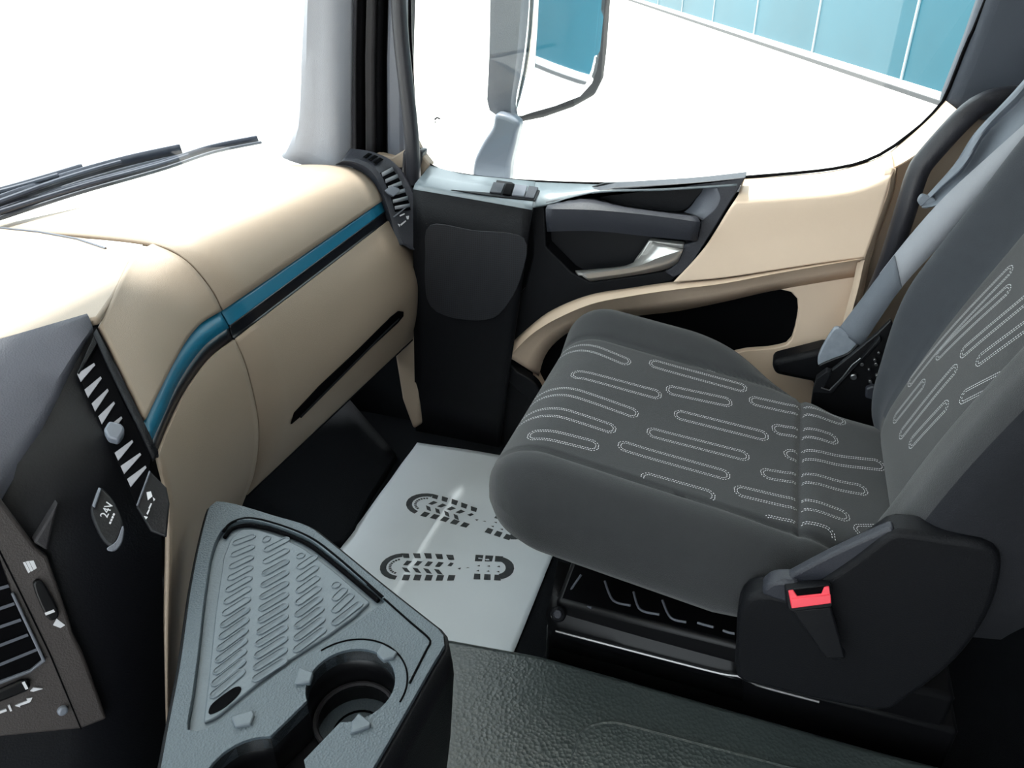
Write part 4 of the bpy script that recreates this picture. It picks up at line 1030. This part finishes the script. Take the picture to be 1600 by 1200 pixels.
def cvx(p, off=.004):
    r = p - gc; a_, b_ = r.dot(mu), r.dot(mv); return gc + mu * a_ + mv * b_ + mN * (off + .004 - a_ * a_ / (2 * RM) - b_ * b_ / (2 * 6.0))
RM = 1.5
gy = [(-420, 836, 960), (-250, 833, 955), (-80, 829, 950), (0, 823, 945), (40, 821, 941), (80, 817, 937), (110, 813, 932), (130, 809, 924), (150, 806, 905), (165, 805, 865), (176, 804, 828), (181, 808, 815)]
loft('mirror_glass', [[cvx(mq(a_ + (b_ - a_) * i / 12, (yy - (i / 12) * 0))) for i in range(13)] for yy, a_, b_ in gy], 'mirror', mr, solid=.004, label='convex mirror glass')
hpx = [(818, -430), (812, -60), (806, 18), (804, 60), (802, 110), (799, 150), (798, 180), (808, 194), (852, 185), (898, 169), (932, 150), (946, 122), (951, 80), (957, 0), (963, -80), (973, -430)]
slab('mirror_back', [mq(*q, .0) for q in hpx], -mN * .05, 'pillar_dark', mr, bev=.014, seg=4)
# spine housing to the left of the glass
h0 = [(765, -430), (766, -60), (766, 0), (765, 60), (763, 120), (761, 158), (766, 174), (778, 182)]
h1 = [(822, -430), (822, -60), (821, 0), (816, 60), (809, 120), (803, 160), (803, 182), (806, 192)]
s0, s1_ = cr(LY(h0, 1.99), 30), cr(LY(h1, 1.985), 30)
loft('mirror_spine', [[p + V((.01, .16, 0)) for p in s0], [p + V((-.008, .05, 0)) for p in s0], s0, [p.lerp(q, .5) + V((0, -.008, 0)) for p, q in zip(s0, s1_)], [p.lerp(q, .9) + V((0, -.004, 0)) for p, q in zip(s0, s1_)], [p + V((0, .03, 0)) for p in s1_]], 'mirror_body', mr, solid=.004)
slab('mirror_arm', cr(LY([(775, 178), (808, 190), (806, 215), (797, 255), (791, 292), (765, 290), (740, 286), (739, 255), (752, 225), (768, 200)], 1.93), 50, True), (0, .05, 0), 'mirror_arm', mr, bev=.012, seg=4)

# ================================================================== WIPERS
def wiper(px, z, w_, label):
    t = thing('wiper', label, 'wiper', PZ(*px[0], z).to_tuple())
    pts = cr([PZ(*q, z) for q in px], 24)
    loft('blade', [[p + V((0, 0, -.006)) for p in pts], [p + V((0, -.004, w_)) for p in pts]], 'wiper', t, solid=.006)
    tube('arm', [p + V((.012, 0, w_ * .6)) for p in pts[:17]], .005, 'wiper', t, n=8)
    tube('rubber', [p + V((.006, 0, -.008)) for p in pts], .004, 'mirror_body', t, n=6)
wiper([(-60, 352), (0, 332), (120, 294), (250, 258), (330, 232), (404, 217)], .775, .008, 'long windscreen wiper blade reaching towards the pillar')
wiper([(-60, 342), (0, 320), (100, 284), (200, 255), (285, 236)], .785, .016, 'middle windscreen wiper with wide dark arm')
wiper([(-60, 316), (0, 302), (60, 285), (132, 263)], .795, .010, 'short stub of wiper arm, topmost at the left')

# ================================================================== BUILDING OUTSIDE
g_a = PZ(985, 0, GZ); g_b = PZ(1475, 162, GZ); bd = (g_b - g_a); bd.z = 0; bd.normalize(); bo = V((bd.y, -bd.x, 0))
if bo.dot(CAM - g_b) < 0: bo = -bo
bl = thing('glass_building', 'office building with teal glass panels above a white plinth', 'building', g_b.to_tuple())
start = g_a - bd * 25; LEN = (g_b - g_a).length + 25 + 60
tb = PZ(1475, 146, GZ) - g_b
def wallpt(s, z, off=0): p = start + bd * s + bo * off; return V((p.x, p.y, GZ + z))
d1475 = ray(1475, 145); tpar = (g_b - CAM).dot(bo) / d1475.dot(bo); PLH = (CAM + d1475 * tpar).z - GZ
slab('plinth', [wallpt(0, -.1, .15), wallpt(LEN, -.1, .15), wallpt(LEN, PLH, .15), wallpt(0, PLH, .15)], -bo * 1.0, 'wall_white', bl, bev=.02)
slab('plinth_line', [wallpt(0, 0, .2), wallpt(LEN, 0, .2), wallpt(LEN, .06, .2), wallpt(0, .09, .2)], -bo * .1, 'kerb_grey', bl, bev=0)
def sOn(px, py):
    d = ray(px, py); p = CAM + d * ((g_b - CAM).dot(bo) / d.dot(bo)); return (p - start).dot(bd)
m0, m1 = sOn(1410, 120), sOn(1270, 80); pw = m0 - m1
k = -8
s = m0
while s > 0: s -= pw
while s < LEN:
    slab('glass_panel', [wallpt(s + .03, PLH), wallpt(s + pw - .03, PLH), wallpt(s + pw - .03, PLH + 2.9), wallpt(s + .03, PLH + 2.9)], -bo * .1, 'facade_glass', bl, bev=0)
    slab('glass_panel', [wallpt(s + .03, PLH + 3), wallpt(s + pw - .03, PLH + 3), wallpt(s + pw - .03, PLH + 6), wallpt(s + .03, PLH + 6)], -bo * .1, 'facade_glass', bl, bev=0)
    slab('mullion', [wallpt(s - .03, PLH, .03), wallpt(s + .03, PLH, .03), wallpt(s + .03, PLH + 6, .03), wallpt(s - .03, PLH + 6, .03)], -bo * .1, 'mullion', bl, bev=0)
    s += pw
slab('transom', [wallpt(0, PLH + 2.9, .02), wallpt(LEN, PLH + 2.9, .02), wallpt(LEN, PLH + 3, .02), wallpt(0, PLH + 3, .02)], -bo * .1, 'mullion', bl, bev=0)
slab('parapet', [wallpt(0, PLH + 6, .1), wallpt(LEN, PLH + 6, .1), wallpt(LEN, PLH + 6.8, .1), wallpt(0, PLH + 6.8, .1)], -bo * 1.0, 'wall_white', bl, bev=.02)
